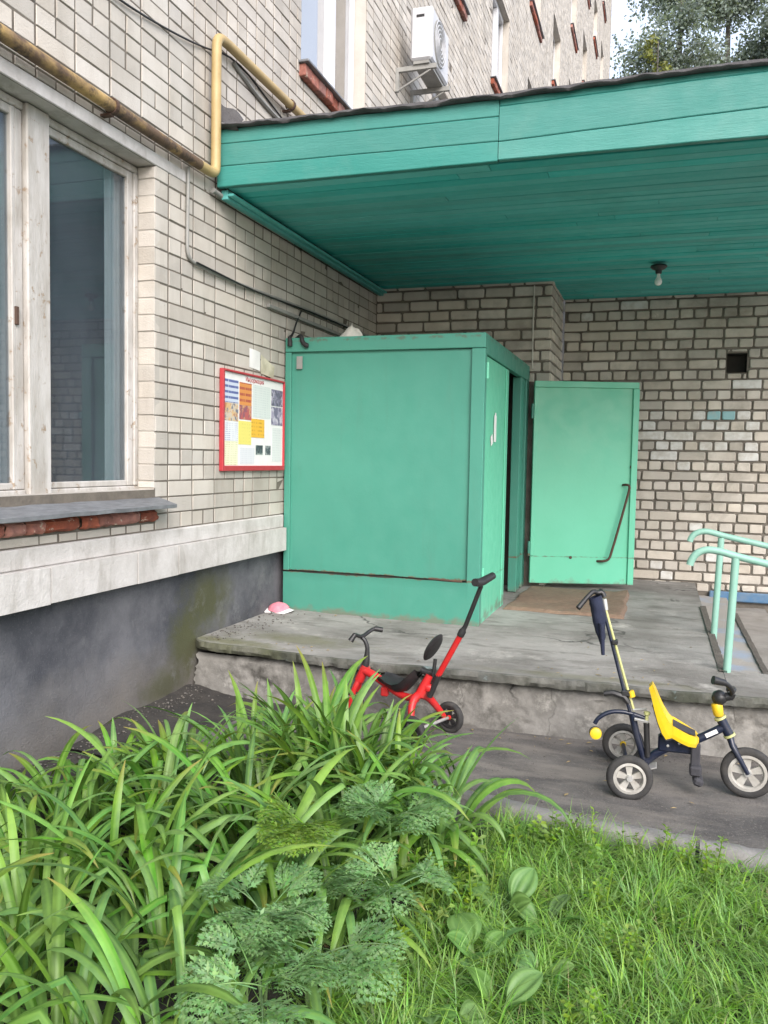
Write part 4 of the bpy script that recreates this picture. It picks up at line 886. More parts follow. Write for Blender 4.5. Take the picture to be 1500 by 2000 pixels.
# seat
SP = [(2.622, .470), (2.636, .440), (2.652, .395), (2.668, .350), (2.688, .308), (2.715, .282), (2.750, .268), (2.785, .258), (2.815, .252), (2.826, .246)]
SWd = [.035, .055, .066, .074, .082, .086, .086, .080, .064, .040]
SE = [.000, .004, .010, .022, .034, .036, .030, .018, .006, .0]
def seat_f(u, v, th=0.0, sx=1.0):
    t = u*(len(SP)-1); i = min(int(t), len(SP)-2); f = t-i
    L = lambda A: A[i]*(1-f)+A[i+1]*f
    x = SP[i][0]*(1-f)+SP[i+1][0]*f; z = SP[i][1]*(1-f)+SP[i+1][1]*f
    s = v*2-1; e = abs(s)**2.2
    nx, nz = (.0, 1.) if i > 4 else (.5, .5)
    sk = max(0, abs(s)-.86)/.14                              # rolled side skirt of the bucket
    drop = L((.004, .012, .022, .034, .046, .054, .052, .044, .032, .014))*sk
    return (x+L(SE)*e*nx-th*.8*(1 if i < 5 else .2)-drop*nx, y0+L(SWd)*.92*min(1, abs(s)/.86+.03*sk)*(1 if s > 0 else -1)*sx, z+L(SE)*e*nz-th-drop)
seat = MB(); seat.grid(lambda u, v: seat_f(u, v), 36, 16); seat.grid(lambda u, v: seat_f(u, v, .016, .96), 36, 16)
rim1 = [seat_f(i/36, 0) for i in range(37)]+[seat_f(1, j/16) for j in range(1, 17)]+[seat_f(i/36, 1) for i in range(35, -1, -1)]+[seat_f(0, j/16) for j in range(15, 0, -1)]
rim2 = [seat_f(i/36, 0, .016, .96) for i in range(37)]+[seat_f(1, j/16, .016, .96) for j in range(1, 17)]+[seat_f(i/36, 1, .016, .96) for i in range(35, -1, -1)]+[seat_f(0, j/16, .016, .96) for j in range(15, 0, -1)]
nr = len(rim1); seat.add(rim1+rim2, [(i, (i+1) % nr, nr+(i+1) % nr, nr+i) for i in range(nr)])
st = part('seat', seat, M_YEL, yt, smooth=50)
part('seat_pad', MB().grid(lambda u, v: (lambda p: (p[0], p[1], p[2]+.004+.004*math.sin(math.pi*u)*math.sin(math.pi*v)))(seat_f(.56+.32*u, .20+.60*v)), 12, 10), M_GREYF, st, smooth=180)
part('seat_shell', MB().grid(lambda u, v: seat_f(.22+.78*u, v, .020+.014*math.sin(math.pi*v), .90), 24, 12), M_BLACK, st, smooth=180)
# push bar
part('push_bar', MB().tube([(2.528, y0-.012, .330), (2.505, y0-.012, .400), (2.380, y0-.012, .850)], .0075, 8), M_NAVY, yt, smooth=60)
part('push_bar', MB().tube([(2.546, y0+.004, .330), (2.520, y0+.004, .410), (2.402, y0+.004, .800)], .0065, 8), M_LIME, yt, smooth=60)
part('push_bar_sleeve', MB().tube([(2.407, y0+.004, .785), (2.398, y0+.004, .835)], .011, 10), M_SILV, yt, smooth=60)
part('push_bar_clamp', MB().box((2.438, y0-.026, .632), (2.466, y0+.018, .652), .004), M_BLACK, yt)
part('push_bar_clamp', MB().box((2.488, y0-.025, .398), (2.532, y0+.018, .425), .005), M_BLACK, yt)
part('push_bar_lever', MB().tube([(2.412, y0-.01, .400), (2.45, y0-.01, .408), (2.50, y0-.01, .395), (2.522, y0-.01, .365)], [.012, .014, .017, .012], 8), M_BLACK, yt, smooth=40)
part('push_bar_knob', MB().tube([(2.528, y0-.012, .425), (2.536, y0-.012, .398)], .015, 10), M_YEL, yt, smooth=40)
part('push_handle', MB().tube([(2.398, y0, .845), (2.388, y0, .868), (2.365, y0-.01, .862), (2.352, y0-.02, .872), (2.335, y0-.04, .858), (2.290, y0-.09, .800)], [.012, .012, .010, .011, .010, .012], 8, 1).tube([(2.39, y0, .86), (2.38, y0+.05, .866), (2.36, y0+.10, .83)], .010, 8), M_BLACK, yt, smooth=60)
bag = MB(); bag.grid(lambda u, v: (lambda a: (2.358+.040*v+(.027-.016*max(0, v-.55)/.45)*math.cos(a)+.005*fbm(v*6, a, 1), y0-.03+.05*(1-.5*v)*math.sin(a), .848-.205*v+.01*math.cos(a)))(u*2*math.pi), 18, 16)
bag.grid(lambda u, v: (lambda a: (2.392+.012*v+(.014-.006*v)*math.cos(a), y0-.055+.03*(1-.6*v)*math.sin(a), .735-.145*v))(u*2*math.pi), 12, 8)
bg = part('bag', bag, M_BAG, yt, smooth=60)
# side hoop with yellow end cap, folding footrest
part('rear_hoop', MB().tube([(2.376, y0-.03, .262), (2.392, y0-.03, .292), (2.440, y0-.02, .322), (2.500, y0-.01, .326), (2.560, y0, .312), (2.60, y0, .300)], .010, 10, 2), M_NAVY, yt, smooth=60)
part('hoop_cap', MB().lathe([(0, -.012), (.024, -.012), (.028, -.004), (.025, .010), (.012, .014), (0, .014)], (2.383, y0-.05, .222), (.1, -1, .1), 18), M_YEL, yt, smooth=40)
part('hoop_cap_ring', MB().lathe([(.018, -.016), (.028, -.014), (.028, -.004), (.018, -.002)], (2.381, y0-.045, .224), (.1, -1, .1), 18, True), M_BLACK, yt, smooth=40)
part('cross_rod', MB().tube([(2.54, y0, .336), (2.60, y0+.02, .338)], .006, 6).tube([(2.55, y0-.02, .30), (2.61, y0-.02, .292)], .008, 6), M_SILV, yt, smooth=60)
part('footrest', MB().box((2.794, y0-.05, .125), (2.834, y0-.02, .225), .006).box((2.790, y0-.085, .088), (2.840, y0-.015, .132), .008).box((2.806, y0-.10, .050), (2.848, y0-.01, .086), .010, Matrix.Rotation(rad(18), 3, 'Y')), M_GREYF, yt)

# ------------------------------------------------------------------ red tricycle
rt = thing('tricycle', 'red and black child tricycle with a slanting push bar half hidden by daylily leaves', 'tricycle', (1.33, 4.24, 0))
HD = Vector((-.93, .36, 0)).normalized(); AXR = Vector((HD.y*-1, HD.x, 0))*-1
wheel(rt, (1.045, 4.335, .090), AXR, .0885, .034, 5, M_RIM, M_RUBBER, M_BLACK, .66)
wheel(rt, (1.598, 4.345, .085), AXR, .0835, .038, 5, M_BLACK, M_RUBBER, M_REDP, .70)
wheel(rt, (1.475, 4.03, .085), AXR, .0835, .038, 5, M_BLACK, M_RUBBER, M_REDP, .70)
part('rear_axle', MB().tube([(1.475, 4.03, .085), (1.598, 4.345, .085)], .009, 8), M_SILV, rt, smooth=60)
part('rear_fork', MB().tube([(1.465, 4.065, .10), (1.452, 4.09, .19), (1.462, 4.14, .245), (1.50, 4.22, .228), (1.545, 4.28, .150), (1.575, 4.31, .095)], [.015, .019, .022, .022, .018, .014], 10, 2), M_REDP, rt, smooth=60)
part('rear_bracket', MB().tube([(1.475, 4.17, .235), (1.50, 4.18, .29), (1.525, 4.18, .345)], [.028, .026, .020], 10).box((1.49, 4.155, .26), (1.55, 4.20, .30), .008), M_REDP, rt, smooth=50)
part('main_tube', MB().tube([(1.105, 4.32, .300), (1.17, 4.30, .290), (1.25, 4.28, .250), (1.36, 4.24, .200), (1.46, 4.18, .215)], [.022, .023, .022, .020, .020], 10, 2), M_REDP, rt, smooth=60)
part('frame_plate', MB().box((1.235, 4.25, .185), (1.275, 4.29, .235), .006), M_REDP, rt)
part('head_tube', MB().tube([(1.128, 4.32, .325), (1.088, 4.32, .240)], .026, 12), M_REDP, rt, smooth=60)
part('fork', MB().tube([(1.090, 4.315, .25), (1.062, 4.295, .18), (1.040, 4.305, .09)], [.017, .016, .013], 8, 1).tube([(1.090, 4.325, .25), (1.070, 4.36, .18), (1.052, 4.365, .09)], [.017, .016, .013], 8, 1), M_REDP, rt, smooth=60)
part('stem', MB().tube([(1.118, 4.32, .318), (1.128, 4.32, .350), (1.133, 4.32, .40), (1.133, 4.32, .43), (1.120, 4.32, .465), (1.098, 4.32, .482)], [.022, .020, .013, .012, .012, .012], 10, 1), M_BLACK, rt, smooth=60)
part('handlebar', MB().tube([(1.088, 4.225, .512), (1.09, 4.26, .503), (1.10, 4.32, .482), (1.135, 4.385, .514), (1.15, 4.40, .518)], .011, 8, 1), M_BLACK, rt, smooth=60)
part('grip', MB().tube([(1.092, 4.232, .514), (1.072, 4.215, .478)], [.013, .016], 10), M_BLACK, rt, smooth=60); part('grip', MB().tube([(1.146, 4.398, .518), (1.186, 4.42, .510)], [.014, .015], 10), M_BLACK, rt, smooth=60)
def rs_f(u, v, th=0.):
    pts = [(1.225, 4.285, .285), (1.26, 4.275, .278), (1.30, 4.262, .262), (1.345, 4.246, .255), (1.39, 4.23, .270), (1.43, 4.212, .312), (1.465, 4.198, .356)]
    w = [.045, .060, .072, .080, .080, .066, .045]
    t = u*6; i = min(int(t), 5); f = t-i; p = Vector(pts[i]).lerp(Vector(pts[i+1]), f); ww = w[i]*(1-f)+w[i+1]*f; s = v*2-1
    return p+Vector((.36, .93, 0))*ww*s+Vector((0, 0, .018*abs(s)**2-th))
mb = MB(); mb.grid(lambda u, v: rs_f(u, v), 24, 12); mb.grid(lambda u, v: rs_f(u, v, .035*math.sin(math.pi*min(max(v, .02), .98))), 24, 12)
part('seat', mb, M_BLACK, rt, smooth=60)
bk = MB(); bk.grid(lambda u, v: (lambda a, r: Vector((1.537, 4.19, .490))+Vector((.36, .93, 0))*(.062*r*math.cos(a))+Vector((.45, -.17, .87)).normalized()*(.085*r*math.sin(a))+Vector((-.82, .3, .48)).normalized()*(.016*math.sqrt(max(0, 1-r*r))))(u*2*math.pi, v), 28, 8)
bk.grid(lambda u, v: (lambda a, r: Vector((1.537, 4.19, .490))+Vector((.36, .93, 0))*(.062*r*math.cos(a))+Vector((.45, -.17, .87)).normalized()*(.085*r*math.sin(a))-Vector((-.82, .3, .48)).normalized()*(.016*math.sqrt(max(0, 1-r*r))))(u*2*math.pi, v), 28, 8)
part('backrest', bk, M_BLACK, rt, smooth=60)
part('backrest_post', MB().tube([(1.535, 4.185, .30), (1.545, 4.185, .37), (1.55, 4.19, .43)], .010, 8).tube([(1.475, 4.195, .365), (1.51, 4.19, .355), (1.54, 4.185, .36)], .018, 8), M_BLACK, rt, smooth=60)
part('push_bar', MB().tube([(1.528, 4.17, .235), (1.582, 4.16, .366)], .016, 10), M_BLACK, rt, smooth=60)
part('push_bar', MB().tube([(1.575, 4.161, .352), (1.702, 4.12, .592)], .0155, 12), M_REDP, rt, smooth=60, label='red lower section of the push bar')
part('push_bar', MB().tube([(1.694, 4.122, .577), (1.706, 4.118, .602), (1.712, 4.116, .614), (1.722, 4.112, .632), (1.802, 4.082, .842)], [.019, .019, .013, .0115, .0115], 10), M_BLACK, rt, smooth=60)
part('push_handle', MB().tube([(1.786, 4.005, .868), (1.80, 4.05, .862), (1.812, 4.09, .866), (1.846, 4.16, .886)], [.020, .021, .021, .018], 10), M_BLACK, rt, smooth=60)
part('crank', MB().tube([(1.06, 4.27, .09), (1.045, 4.24, .075), (1.05, 4.20, .072)], .009, 6), M_BLACK, rt, smooth=60)

# ------------------------------------------------------------------ crumbs of plaster by the wall
def scatter(name, n, fn, r0, r1, m):
    V, F = [], []
    ico = [(0,0,1),(.9,0,.4),(.28,.85,.4),(-.72,.53,.4),(-.72,-.53,.4),(.28,-.85,.4),(0,0,-.6)]
    fs = [(0,1,2),(0,2,3),(0,3,4),(0,4,5),(0,5,1),(6,2,1),(6,3,2),(6,4,3),(6,5,4),(6,1,5)]
    for i in range(n):
        p = fn(); r = random.uniform(r0, r1)*random.uniform(.5, 1); a = random.uniform(0, 6.3); o = len(V)
        for v in ico:
            s = random.uniform(.7, 1.25); x, y_ = v[0]*math.cos(a)-v[1]*math.sin(a), v[0]*math.sin(a)+v[1]*math.cos(a)
            V.append((p[0]+x*r*s, p[1]+y_*r*s*.8, p[2]+v[2]*r*.6*s))
        F += [tuple(k+o for k in f) for f in fs]
    o = put(name, arr_mesh(name, np.array(V), np.array(F), m)); o['kind'] = 'stuff'; return o
def wallside():
    y_ = random.uniform(2.0, 4.42); x = -.02+abs(random.gauss(0, .10)); return (x, y_, soil_z(x, y_)+(.016*(1-(x+.05)/.95) if y_ > 3.3 else 0)+.002)
scatter('gravel', 500, wallside, .003, .014, M_GRAVEL)
scatter('gravel', 700, lambda: (lambda x, y_: (x, y_, .012+.010*fbm(x*1.5, y_*1.8, 1)))(random.uniform(.4, 4), 4.42-abs(random.gauss(0, .25))), .002, .007, M_GRAVEL)
scatter('gravel', 900, lambda: (lambda x, y_: (x, y_, .010+.010*fbm(x*1.5, y_*1.8, 1)))(random.uniform(1.6, 4), random.uniform(3.28, 4.4)), .0015, .004, M_GRAVEL)
scatter('gravel', 2600, lambda: (lambda x, y_: (x, y_, .009+.010*fbm(x*1.5, y_*1.8, 1)))(random.uniform(1.5, 3.8), random.uniform(3.3, 4.42)), .001, .0028, M_GRAVEL)
scatter('gravel', 160, lambda: (lambda x, y_: (x, y_, top_z(x, y_)+.003))(abs(random.gauss(0, .15)), random.uniform(4.5, 5.6)), .003, .014, M_GRAVEL)

lt = MB()
for i in range(90):
    if i < 50: x, yy = random.uniform(1.5, 3.8), random.choice((4.40-abs(random.gauss(0, .05)), random.uniform(3.3, 4.4))); zz = .014+.010*fbm(x*1.5, yy*1.8, 1)
    else: x, yy = random.uniform(.05, 2.9), random.choice((random.uniform(4.5, 5.6), random.uniform(4.47, 4.6))); zz = top_z(x, yy)+.004
    a = random.uniform(0, 6.3); l = random.uniform(.008, .020); w = l*random.uniform(.12, .4); c, sn = math.cos(a), math.sin(a); h = random.uniform(.001, .006)
    lt.add([(x-c*l, yy-sn*l, zz), (x-sn*w, yy+c*w, zz+h), (x+c*l, yy+sn*l, zz+h*.3), (x+sn*w, yy-c*w, zz+h*.5)], [(0, 1, 2), (0, 2, 3)])
part('leaf_litter', lt, M_DEADLEAF, kind='stuff')

# ------------------------------------------------------------------ daylilies
def strap_mesh(L, w, lean, bend, kink, twist, m=None):
    """strap leaf growing from the origin in the +x direction"""
    n = 12; mb = MB(); x = z = 0; th = lean; pts = []
    for i in range(n+1):
        t = i/n; pts.append((x, z, th))
        th += bend*(.35+1.3*t)/n
        if kink and abs(t-kink) < .04: th += 1.15
        th = min(th, 2.75)
        x += math.sin(th)*L/n; z += math.cos(th)*L/n
    vs, fs = [], []
    for i, (x, z, th) in enumerate(pts):
        t = i/n; ww = w*(.55+.75*t-.30*t*t)*(1-max(0, (t-.50)/.50)**2.4) if t < 1 else .0008
        ww = max(ww, .0008); fold = .45*ww*(1-.5*t); nx, nz = math.cos(th), -math.sin(th); tw = twist*t
        for s in (-1, -.5, 0, .5, 1):
            off = fold*abs(s)**1.4
            yy = ww*s*math.cos(tw)-off*math.sin(tw)*0; up = off+ww*s*math.sin(tw)
            vs.append((x-nx*(-up)*1.0, yy+.05*twist*t*t*L, z-nz*(-up)))
    for i in range(n):
        for k in range(4): fs.append((i*5+k, (i+1)*5+k, (i+1)*5+k+1, i*5+k+1))
    mb.add(vs, fs); me = mb.mesh('leaf', m or M_LEAF, smooth=180, recalc=False)
    set_attr(me, 'rib', [1 if k % 5 == 2 else 0 for k in range(len(vs))]); return set_attr(me, 'tip', [((k//5)/n)**7 for k in range(len(vs))])
UPR = [strap_mesh(random.uniform(.50, .70), random.uniform(.0138, .0190), random.uniform(.02, .45), random.uniform(.7, 2.2), random.choice((0, 0, 0, random.uniform(.6, .85))), random.uniform(-.6, .6)) for _ in range(18)]
STRAPS = []
for i in range(30):
    STRAPS.append(strap_mesh(random.uniform(.46, .72), random.uniform(.0142, .0208), random.uniform(.05, .85), random.uniform(1.2, 3.1), random.choice((0, 0, random.uniform(.4, .8))), random.uniform(-.7, .7)))
DEAD = [strap_mesh(random.uniform(.3, .5), random.uniform(.006, .011), random.uniform(.7, 1.3), random.uniform(1.2, 2.0), random.choice((0, .3)), random.uniform(-1.5, 1.5), M_DEADLEAF) for _ in range(5)]
def daylily(x, y, n, s, label, spread=.10, up=0.):
    c = thing('daylily', label, 'plant', (x, y, soil_z(x, y)-.01), 'daylily clumps in the flower bed')
    for i in range(n):
        a = random.uniform(0, 2*math.pi); r = spread*math.sqrt(random.random())
        o = put('leaf', random.choice(DEAD if random.random() < .045 else (UPR if random.random() < up else STRAPS)), c, (r*math.cos(a), r*math.sin(a), 0), (random.gauss(0, .06), random.gauss(0, .06), a+random.gauss(0, .7)))
        k = s*random.uniform(.75, 1.12); o.scale = (k, max(k, .92)*random.uniform(.85, 1.15), k)
DL = [
 (.42, 3.00, 40, .62, 'daylily clump closest to the grey plinth, at the back of the bed'),
 (.70, 3.12, 48, .74, 'daylily clump at the back, upright leaves against the dark dirt strip'),
 (1.02, 3.22, 54, .90, 'daylily clump at the back, below the slab corner'),
 (1.32, 3.22, 62, 1.0, 'daylily clump hiding the front wheel of the red tricycle'),
 (1.60, 3.18, 64, .96, 'daylily clump hiding the rear of the red tricycle'),
 (1.80, 2.98, 40, .92, 'daylily clump drooping onto the path beside the kerb end'),
 (.24, 2.55, 38, .58, 'daylily clump at the foot of the wall on the far left'),
 (.55, 2.62, 52, .78, 'dense daylily clump left of centre in the bed'),
 (.88, 2.72, 56, .90, 'dense daylily clump in the middle of the bed'),
 (1.22, 2.74, 54, .95, 'daylily clump just behind the lower parsley fronds'),
 (1.56, 2.72, 46, .95, 'daylily clump rising behind the feathery parsley'),
 (.42, 2.12, 46, .66, 'broad leaved daylily clump at the left picture edge'),
 (.74, 2.20, 54, .85, 'daylily clump with arching leaves in front of the middle clump'),
 (1.06, 2.26, 54, 1.0, 'daylily clump left of the yellowish fern-like plant'),
 (.72, 1.74, 48, .80, 'big daylily clump in the lower left corner'),
 (1.02, 1.80, 50, .88, 'big daylily clump near the bottom edge, left of the parsley'),
 (1.10, 1.36, 40, .90, 'nearest daylily clump at the very bottom of the picture'),
 (1.36, 1.62, 26, .9, 'small daylily tuft among the lowest parsley fronds'),
]
for (x, y, n, k, lab) in DL: daylily(x, y, int(n*1.2), k, lab, up=.6 if y > 3.1 else .22)
daylily(1.42, 3.40, 46, .90, 'daylily clump right under the red tricycle, its tips in front of the seat', up=.8)
daylily(1.20, 3.40, 46, 1.0, 'daylily clump just left of the red tricycle front wheel', up=.8)
daylily(1.90, 3.06, 22, .95, 'few long daylily leaves bowing over the path edge, rightmost of the bed', .05)

# ------------------------------------------------------------------ feathery parsley
def frond_mesh(L, droop, seed, m):
    rnd = random.Random(seed); mb = MB()
    def rach(t): return Vector((L*t*(1-.12*droop*t), 0, L*(.55*t-.55*droop*t*t)))
    def blade(p, d, l, w, nrm):
        s = nrm.cross(d).normalized(); mb.add([p, p+d*l*.4+s*w, p+d*l, p+d*l*.4-s*w], [(0, 1, 2, 3)])
    mb.tube([rach(i/8) for i in range(9)], [.0035*(1-.7*i/8) for i in range(9)], 4, cap=False)
    for i in range(7):
        t = .30+.62*i/6; p = rach(t); tan = (rach(t+.02)-rach(t-.02)).normalized(); nrm = Vector((-tan.z, 0, tan.x))
        pl = L*.50*(1-(t-.30)/.76)**.85+.010
        for s in (-1, 1):
            d = (tan*.62+Vector((0, s, 0))*.85+nrm*rnd.uniform(-.22, .22)).normalized(); nl = max(2, int(4.6*pl/(L*.5)+1.2))
            mb.tube([p, p+d*pl*.9], [.0013, .0006], 3, cap=False)
            for k in range(nl):
                q = p+d*pl*(k+.75)/(nl+.4)-nrm*pl*.16*(k/nl)**2; ll = pl*.34*(1-.62*k/nl)+.009
                for e in (-1, 1):
                    sd = (d*.85+nrm.cross(d)*e*.8+nrm*rnd.uniform(-.3, .3)).normalized(); w = nrm.cross(sd)
                    blade(q, sd, ll, ll*.13, nrm)
                    for (f, g, h) in ((.22, .9, .42), (.22, -.9, .42), (.50, .8, .34), (.50, -.8, .34)):
                        blade(q+sd*ll*f, (sd*.8+w*g).normalized(), ll*h, ll*.10, nrm)
            blade(p+d*pl*.86, d, pl*.22, pl*.045, nrm)
    blade(rach(.96), (rach(1)-rach(.96)).normalized(), L*.08, L*.015, Vector((0, 0, 1)))
    return mb.mesh('frond', m, smooth=180, recalc=False)
FR = [frond_mesh(random.uniform(.26, .36), random.uniform(.7, 1.25), i, M_PARS) for i in range(6)]
FRY = [frond_mesh(random.uniform(.20, .26), random.uniform(.9, 1.3), 40+i, M_WEED) for i in range(3)]
def parsley(x, y, z, n, s, label, fr=FR, a0=-1.57, spr=1.6):
    c = thing('parsley_plant', label, 'plant', (x, y, 0), 'feathery parsley plants')
    for i in range(n):
        a = a0+spr*1.3*(i/(n-1)*2-1 if n > 1 else 0)+random.gauss(0, .3)
        o = put('frond', fr[i % len(fr)], c, (random.uniform(-.03, .03), random.uniform(-.03, .03), z), (random.gauss(0, .15), random.gauss(-.1, .15), a))
        k = s*random.uniform(.85, 1.15); o.scale = (k, k, k)
    part('stem', MB().tube([(x, y, -.01), (x+.01, y, z*.6), (x, y, z+.01)], [.006, .005, .004], 6), M_PARS, c)
parsley(1.80, 2.62, .26, 7, 0.66, 'blue green parsley in the middle, fronds spreading over the daylily leaves')
parsley(1.60, 2.36, .31, 5, .85, 'bright yellow green feathery frond plant above the parsley', FRY, -1.6, .8)
parsley(1.90, 2.30, .20, 6, 0.61, 'blue green parsley between the yellowish fronds and the lawn')
parsley(1.66, 1.98, .24, 7, 0.61, 'feathery parsley low at the left of the bottom ones')
parsley(1.86, 1.92, .20, 7, 0.64, 'large feathery parsley at the bottom centre, lowest of all')
parsley(1.76, 1.74, .22, 6, 0.59, 'parsley cut off by the bottom edge of the picture')
daylily(1.42, 2.36, 40, .95, 'daylily clump behind the yellowish feathery fronds, left of them')
daylily(1.72, 2.40, 34, .85, 'low daylily clump filling the gap between the parsley plants')
daylily(1.62, 2.12, 30, .8, 'low daylily clump directly behind the lowest parsley')
daylily(1.36, 1.98, 40, .95, 'daylily clump left of the low parsley fronds')
daylily(1.62, 1.62, 18, .9, 'few daylily leaves at the bottom edge in front of the parsley')

# ------------------------------------------------------------------ broad plantain and other weeds
def plantain_leaf(L, Wd, curl):
    mb = MB(); n = 9
    def f(u, v):
        t = u; s = v*2-1
        stalk = .28; w = .0035 if t < stalk else Wd*math.sin(math.pi*((t-stalk)/(1-stalk))**.85)**.75+.002
        x = L*t; z = L*(1.0*t-curl*t*t)+.006*math.cos(s*math.pi*3)*(t > stalk)*(1-t)+.25*w*abs(s)
        return (x*.85, w*s, z)
    mb.grid(f, 14, 20); return set_attr(mb.mesh('leaf', M_PLAN, smooth=180, recalc=False), 'rib', [max(0, math.cos((j/20*2-1)*math.pi*3)) if i > 3 else 1 for i in range(15) for j in range(21)])
PL = [plantain_leaf(random.uniform(.13, .17), random.uniform(.034, .046), random.uniform(.45, .95)) for _ in range(7)]
def plantain(x, y, n, s, label):
    c = thing('plantain', label, 'plant', (x, y, .005), 'broad leaved plantains in the grass')
    for i in range(n):
        a = i*2.4+random.gauss(0, .3); o = put('leaf', PL[i % 7], c, (0, 0, 0), (random.gauss(0, .25), random.uniform(-.55, .25), a)); k = s*random.uniform(.6, 1.2); o.scale = (k, k, k)
plantain(2.20, 2.58, 5, 1.0, 'large plantain just below the kerb end, highest of the lawn weeds')
plantain(2.17, 2.30, 6, 1.08, 'large ribbed plantain in the middle of the lawn beside the parsley')
plantain(2.33, 2.55, 5, .85, 'plantain right of the highest one, smaller leaves')
plantain(2.26, 2.08, 5, .95, 'plantain low in the lawn with glossy leaves')
plantain(2.10, 2.00, 4, .75, 'small plantain near the bottom, beside the parsley fronds')
plantain(2.36, 2.30, 4, .8, 'small plantain to the right of the middle one')
def sprig_mesh(h, n, l, seed, m):
    rnd = random.Random(seed); mb = MB(); mb.tube([(0, 0, 0), (.01, .0, h*.5), (.0, .01, h)], [.003, .0025, .0015], 5, cap=False)
    for i in range(n):
        t = .15+.85*i/n; a = i*2.4; d = Vector((math.cos(a), math.sin(a), rnd.uniform(.1, .7))).normalized(); p = Vector((.01*math.sin(t*3), .01*t, h*t)); ll = l*(1.1-.5*t)*rnd.uniform(.8, 1.2); s = d.cross(Vector((0, 0, 1))).normalized()*ll*.28
        mb.add([p, p+d*ll*.35+s*.6, p+d*ll*.6+s, p+d*ll-Vector((0, 0, ll*.15)), p+d*ll*.6-s, p+d*ll*.35-s*.6], [(0, 1, 2, 3, 4, 5)])
    return mb.mesh('sprig', m, recalc=False)
SPR = [sprig_mesh(random.uniform(.10, .19), random.randrange(12, 24), random.uniform(.028, .055), i, M_WEED) for i in range(7)]
def weed(x, y, n, s, label):
    c = thing('weed', label, 'plant', (x, y, .0), 'leafy weeds among the grass')
    for i in range(n):
        o = put('sprig', random.choice(SPR), c, (random.gauss(0, .045)*s, random.gauss(0, .045)*s, 0), (random.gauss(0, .22), random.gauss(0, .22), random.uniform(0, 6.3))); k = s*random.uniform(.7, 1.15); o.scale = (k, k, k)
weed(1.93, 2.62, 10, 1.0, 'yellowish leafy weed between the parsley and the lawn')
weed(1.98, 2.36, 9, .9, 'light green leafy weed beside the middle plantain')
weed(2.02, 2.78, 7, .9, 'leafy weed below the drooping daylily')
weed(2.42, 3.10, 6, .9, 'leafy weed growing over the kerb, left of two')
weed(2.60, 3.12, 6, .9, 'leafy weed growing over the kerb, right of the other')
weed(2.28, 3.16, 7, .9, 'leafy weed spilling over the kerb joint in the middle')
weed(2.78, 3.12, 6, .9, 'leafy weed spilling over the kerb further right')
weed(2.20, 3.08, 5, .8, 'small leafy weed at the kerb near the daylilies')
weed(1.95, 2.02, 8, .9, 'leafy weed in the lower lawn beside parsley')
weed(2.46, 2.72, 6, .8, 'leafy weed right of the plantains')
weed(2.85, 2.95, 5, .7, 'leafy weed in the grass at the right edge')
weed(2.10, 2.62, 8, .9, 'leafy weed above the plantains')
weed(2.55, 2.42, 7, .8, 'leafy weed alone in the grass right of the plantains')
weed(2.50, 2.06, 7, .8, 'leafy weed low in the grass near the bottom edge')
weed(2.72, 2.70, 6, .7, 'leafy weed halfway between the plantains and the right edge')
weed(1.35, 2.45, 7, .9, 'leafy weed squeezed between daylily clumps')

# ------------------------------------------------------------------ grass
def grass(name, n, xr, yr, keep, h0, h1, w, m):
    P = np.column_stack([RNG.uniform(*xr, n), RNG.uniform(*yr, n)]); P = P[keep(P[:, 0], P[:, 1])]; n = len(P)
    # tufts: pull blades towards shared roots and a shared lean
    k = 420; T = np.column_stack([RNG.uniform(*xr, k), RNG.uniform(*yr, k)]); ti = RNG.integers(0, k, n)
    d = ((P[:, None, :]-T[None, :, :])**2).sum(2) if n*k < 3e7 else None
    if d is not None: ti = d.argmin(1); P = P+(T[ti]-P)*RNG.uniform(0, .45, n)[:, None]
    tl = RNG.uniform(0, 2*np.pi, k); th = RNG.uniform(.7, 1.25, k)
    az = np.where(RNG.random(n) < .6, tl[ti]+RNG.normal(0, .7, n), RNG.uniform(0, 2*np.pi, n))
    H = RNG.uniform(h0, h1, n)*th[ti]; lean = RNG.uniform(.1, 1.15, n); bend = RNG.uniform(.6, 3.0, n); ww = w*RNG.uniform(.6, 1.3, n)
    dx, dy = np.cos(az), np.sin(az); sx, sy = -dy, dx
    V = np.zeros((n, 9, 3)); x = np.zeros(n); z = np.zeros(n); a = lean.copy(); S_ = 4
    for i in range(S_+1):
        wi = ww*(1-(i/S_)**1.6)*(.7+.6*(i == 1))
        bx, by = P[:, 0]+dx*x, P[:, 1]+dy*x
        if i < S_:
            V[:, 2*i] = np.column_stack([bx-sx*wi, by-sy*wi, z]); V[:, 2*i+1] = np.column_stack([bx+sx*wi, by+sy*wi, z])
        else: V[:, 8] = np.column_stack([bx, by, z])
        x = x+np.sin(a)*H/S_; z = z+np.cos(a)*H/S_; a = np.minimum(a+bend/S_*1.2, 2.6); z = np.maximum(z, .004)
    base = (np.arange(n)*9)[:, None]
    Q = np.concatenate([base+np.array([[2*i, 2*i+1, 2*i+3, 2*i+2]]) for i in range(3)]); Tt = base+np.array([[6, 7, 8, 8]])
    tri = np.concatenate([Q[:, [0, 1, 2]], Q[:, [0, 2, 3]], Tt[:, :3]])
    o = put(name, arr_mesh(name, V.reshape(-1, 3), tri, m, True)); o['kind'] = 'stuff'; return o
kline = lambda x: np.interp(x, [k[0] for k in kx], [k[1]-.095 for k in kx])
lawn = lambda x, y: (y < kline(x)) & (x > 1.88-.10*np.sin(y*7)+np.where(y > 2.9, .18, 0))
grass('grass', 62000, (1.8, 3.9), (1.0, 3.35), lawn, .06, .20, .0026, M_GRASS)
grass('grass', 5000, (0.0, 1.95), (.9, 3.0), lambda x, y: x > 0, .06, .16, .0022, M_GRASS)
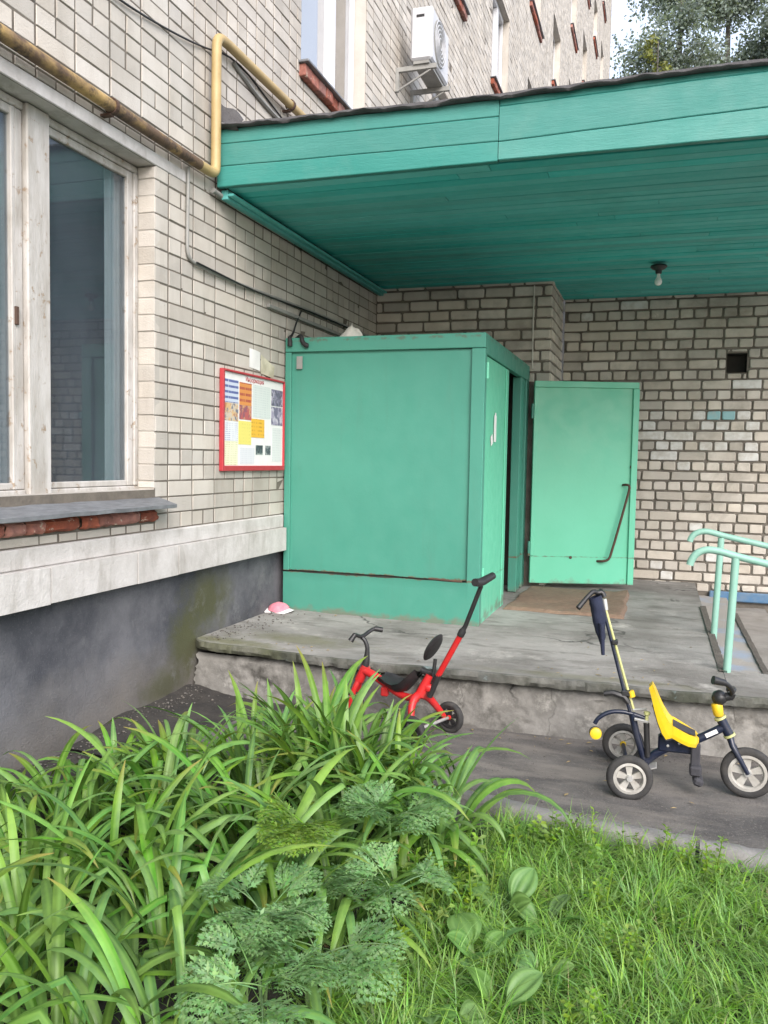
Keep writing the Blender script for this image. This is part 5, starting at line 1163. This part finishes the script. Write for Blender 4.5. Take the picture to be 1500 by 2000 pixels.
grass('grass', 700, (1.95, 3.7), (3.05, 3.32), lambda x, y: (y < kline(x)+.02) & (y > kline(x)-.16), .12, .26, .0026, M_GRASS)
grass('grass', 700, (2.0, 3.6), (3.28, 3.42), lambda x, y: np.abs(y-kline(x)-.13) < .05, .03, .09, .0020, M_GRASS)
grass('dry_grass', 900, (1.95, 3.6), (1.6, 3.25), lawn, .05, .14, .0014, M_STRAW)

# ------------------------------------------------------------------ trees behind the canopy
def tree(x, y, h, r, z0, n, label, m, seed, lean=0., ls=.24, col=False):
    rnd = np.random.default_rng(seed); random.seed(seed)
    t = thing('tree', label, 'tree', (x, y, 0), 'trees behind the canopy')
    mb = MB(); mb.tube([(x, y, -.1), (x+lean*.3, y, h*.35), (x+lean*.7, y+.2, h*.7), (x+lean, y, h*.97)], [r*.085, r*.07, r*.05, .03], 10, 2)
    limbs = []
    for i in range(26):
        t0 = random.uniform(z0/h, .95); a = random.uniform(0, 6.28); l = r*random.uniform(.5, 1.0)*(1.15-.5*t0)
        p = Vector((x+lean*t0, y, h*t0)); q = p+Vector((math.cos(a)*l, math.sin(a)*l, l*random.uniform(.3, .9)))
        mb.tube([p, p.lerp(q, .5)+Vector((0, 0, -.08*l)), q], [r*.022, r*.014, .012], 5); limbs.append((p, q))
    part('trunk', mb, M_BARK, t, smooth=60)
    C = []
    for i in range(n//26):
        p, q = limbs[i % len(limbs)]; f = random.uniform(.25, 1.1); C.append(p.lerp(q, f)+Vector((random.gauss(0, r*.10), random.gauss(0, r*.10), random.gauss(0, r*.12))))
    C = np.array([list(c) for c in C]); k = 26; P = np.repeat(C, k, 0)+rnd.normal(0, r*.10, (len(C)*k, 3))*np.array([1, 1, 1.1])
    N = len(P); s = ls*rnd.uniform(.5, 1.2, N); A = rnd.normal(0, 1, (N, 3)); A /= np.linalg.norm(A, axis=1)[:, None]; B = np.cross(A, rnd.normal(0, 1, (N, 3))); B /= np.linalg.norm(B, axis=1)[:, None]
    V = np.stack([P-A*s[:, None]*.5, P+B*s[:, None]*.28, P+A*s[:, None]*.5, P-B*s[:, None]*.28], 1).reshape(-1, 3)
    F = (np.arange(N)*4)[:, None]+np.array([[0, 1, 2, 3]])
    put('crown', arr_mesh('crown', V, F, m), t, -Vector(t.location))
tree(2.6, 48, 31, 3.6, 14, 34000, 'tall dark leafy tree left among those beyond the canopy, near the building end', M_TREELEAF, 11, .4)
tree(5.6, 50, 32, 3.4, 14, 36000, 'tall dark tree in the middle of those beyond the canopy', M_TREELEAF, 12, -.3)
tree(8.8, 49, 31, 3.6, 14, 34000, 'tall tree at the right picture edge beyond the canopy', M_TREELEAF, 13, .2)
tree(1.9, 44, 22.6, 1.1, 17, 1800, 'small yellow green treetop just showing over the canopy roof', M_TREEYEL, 14, 0, .22)
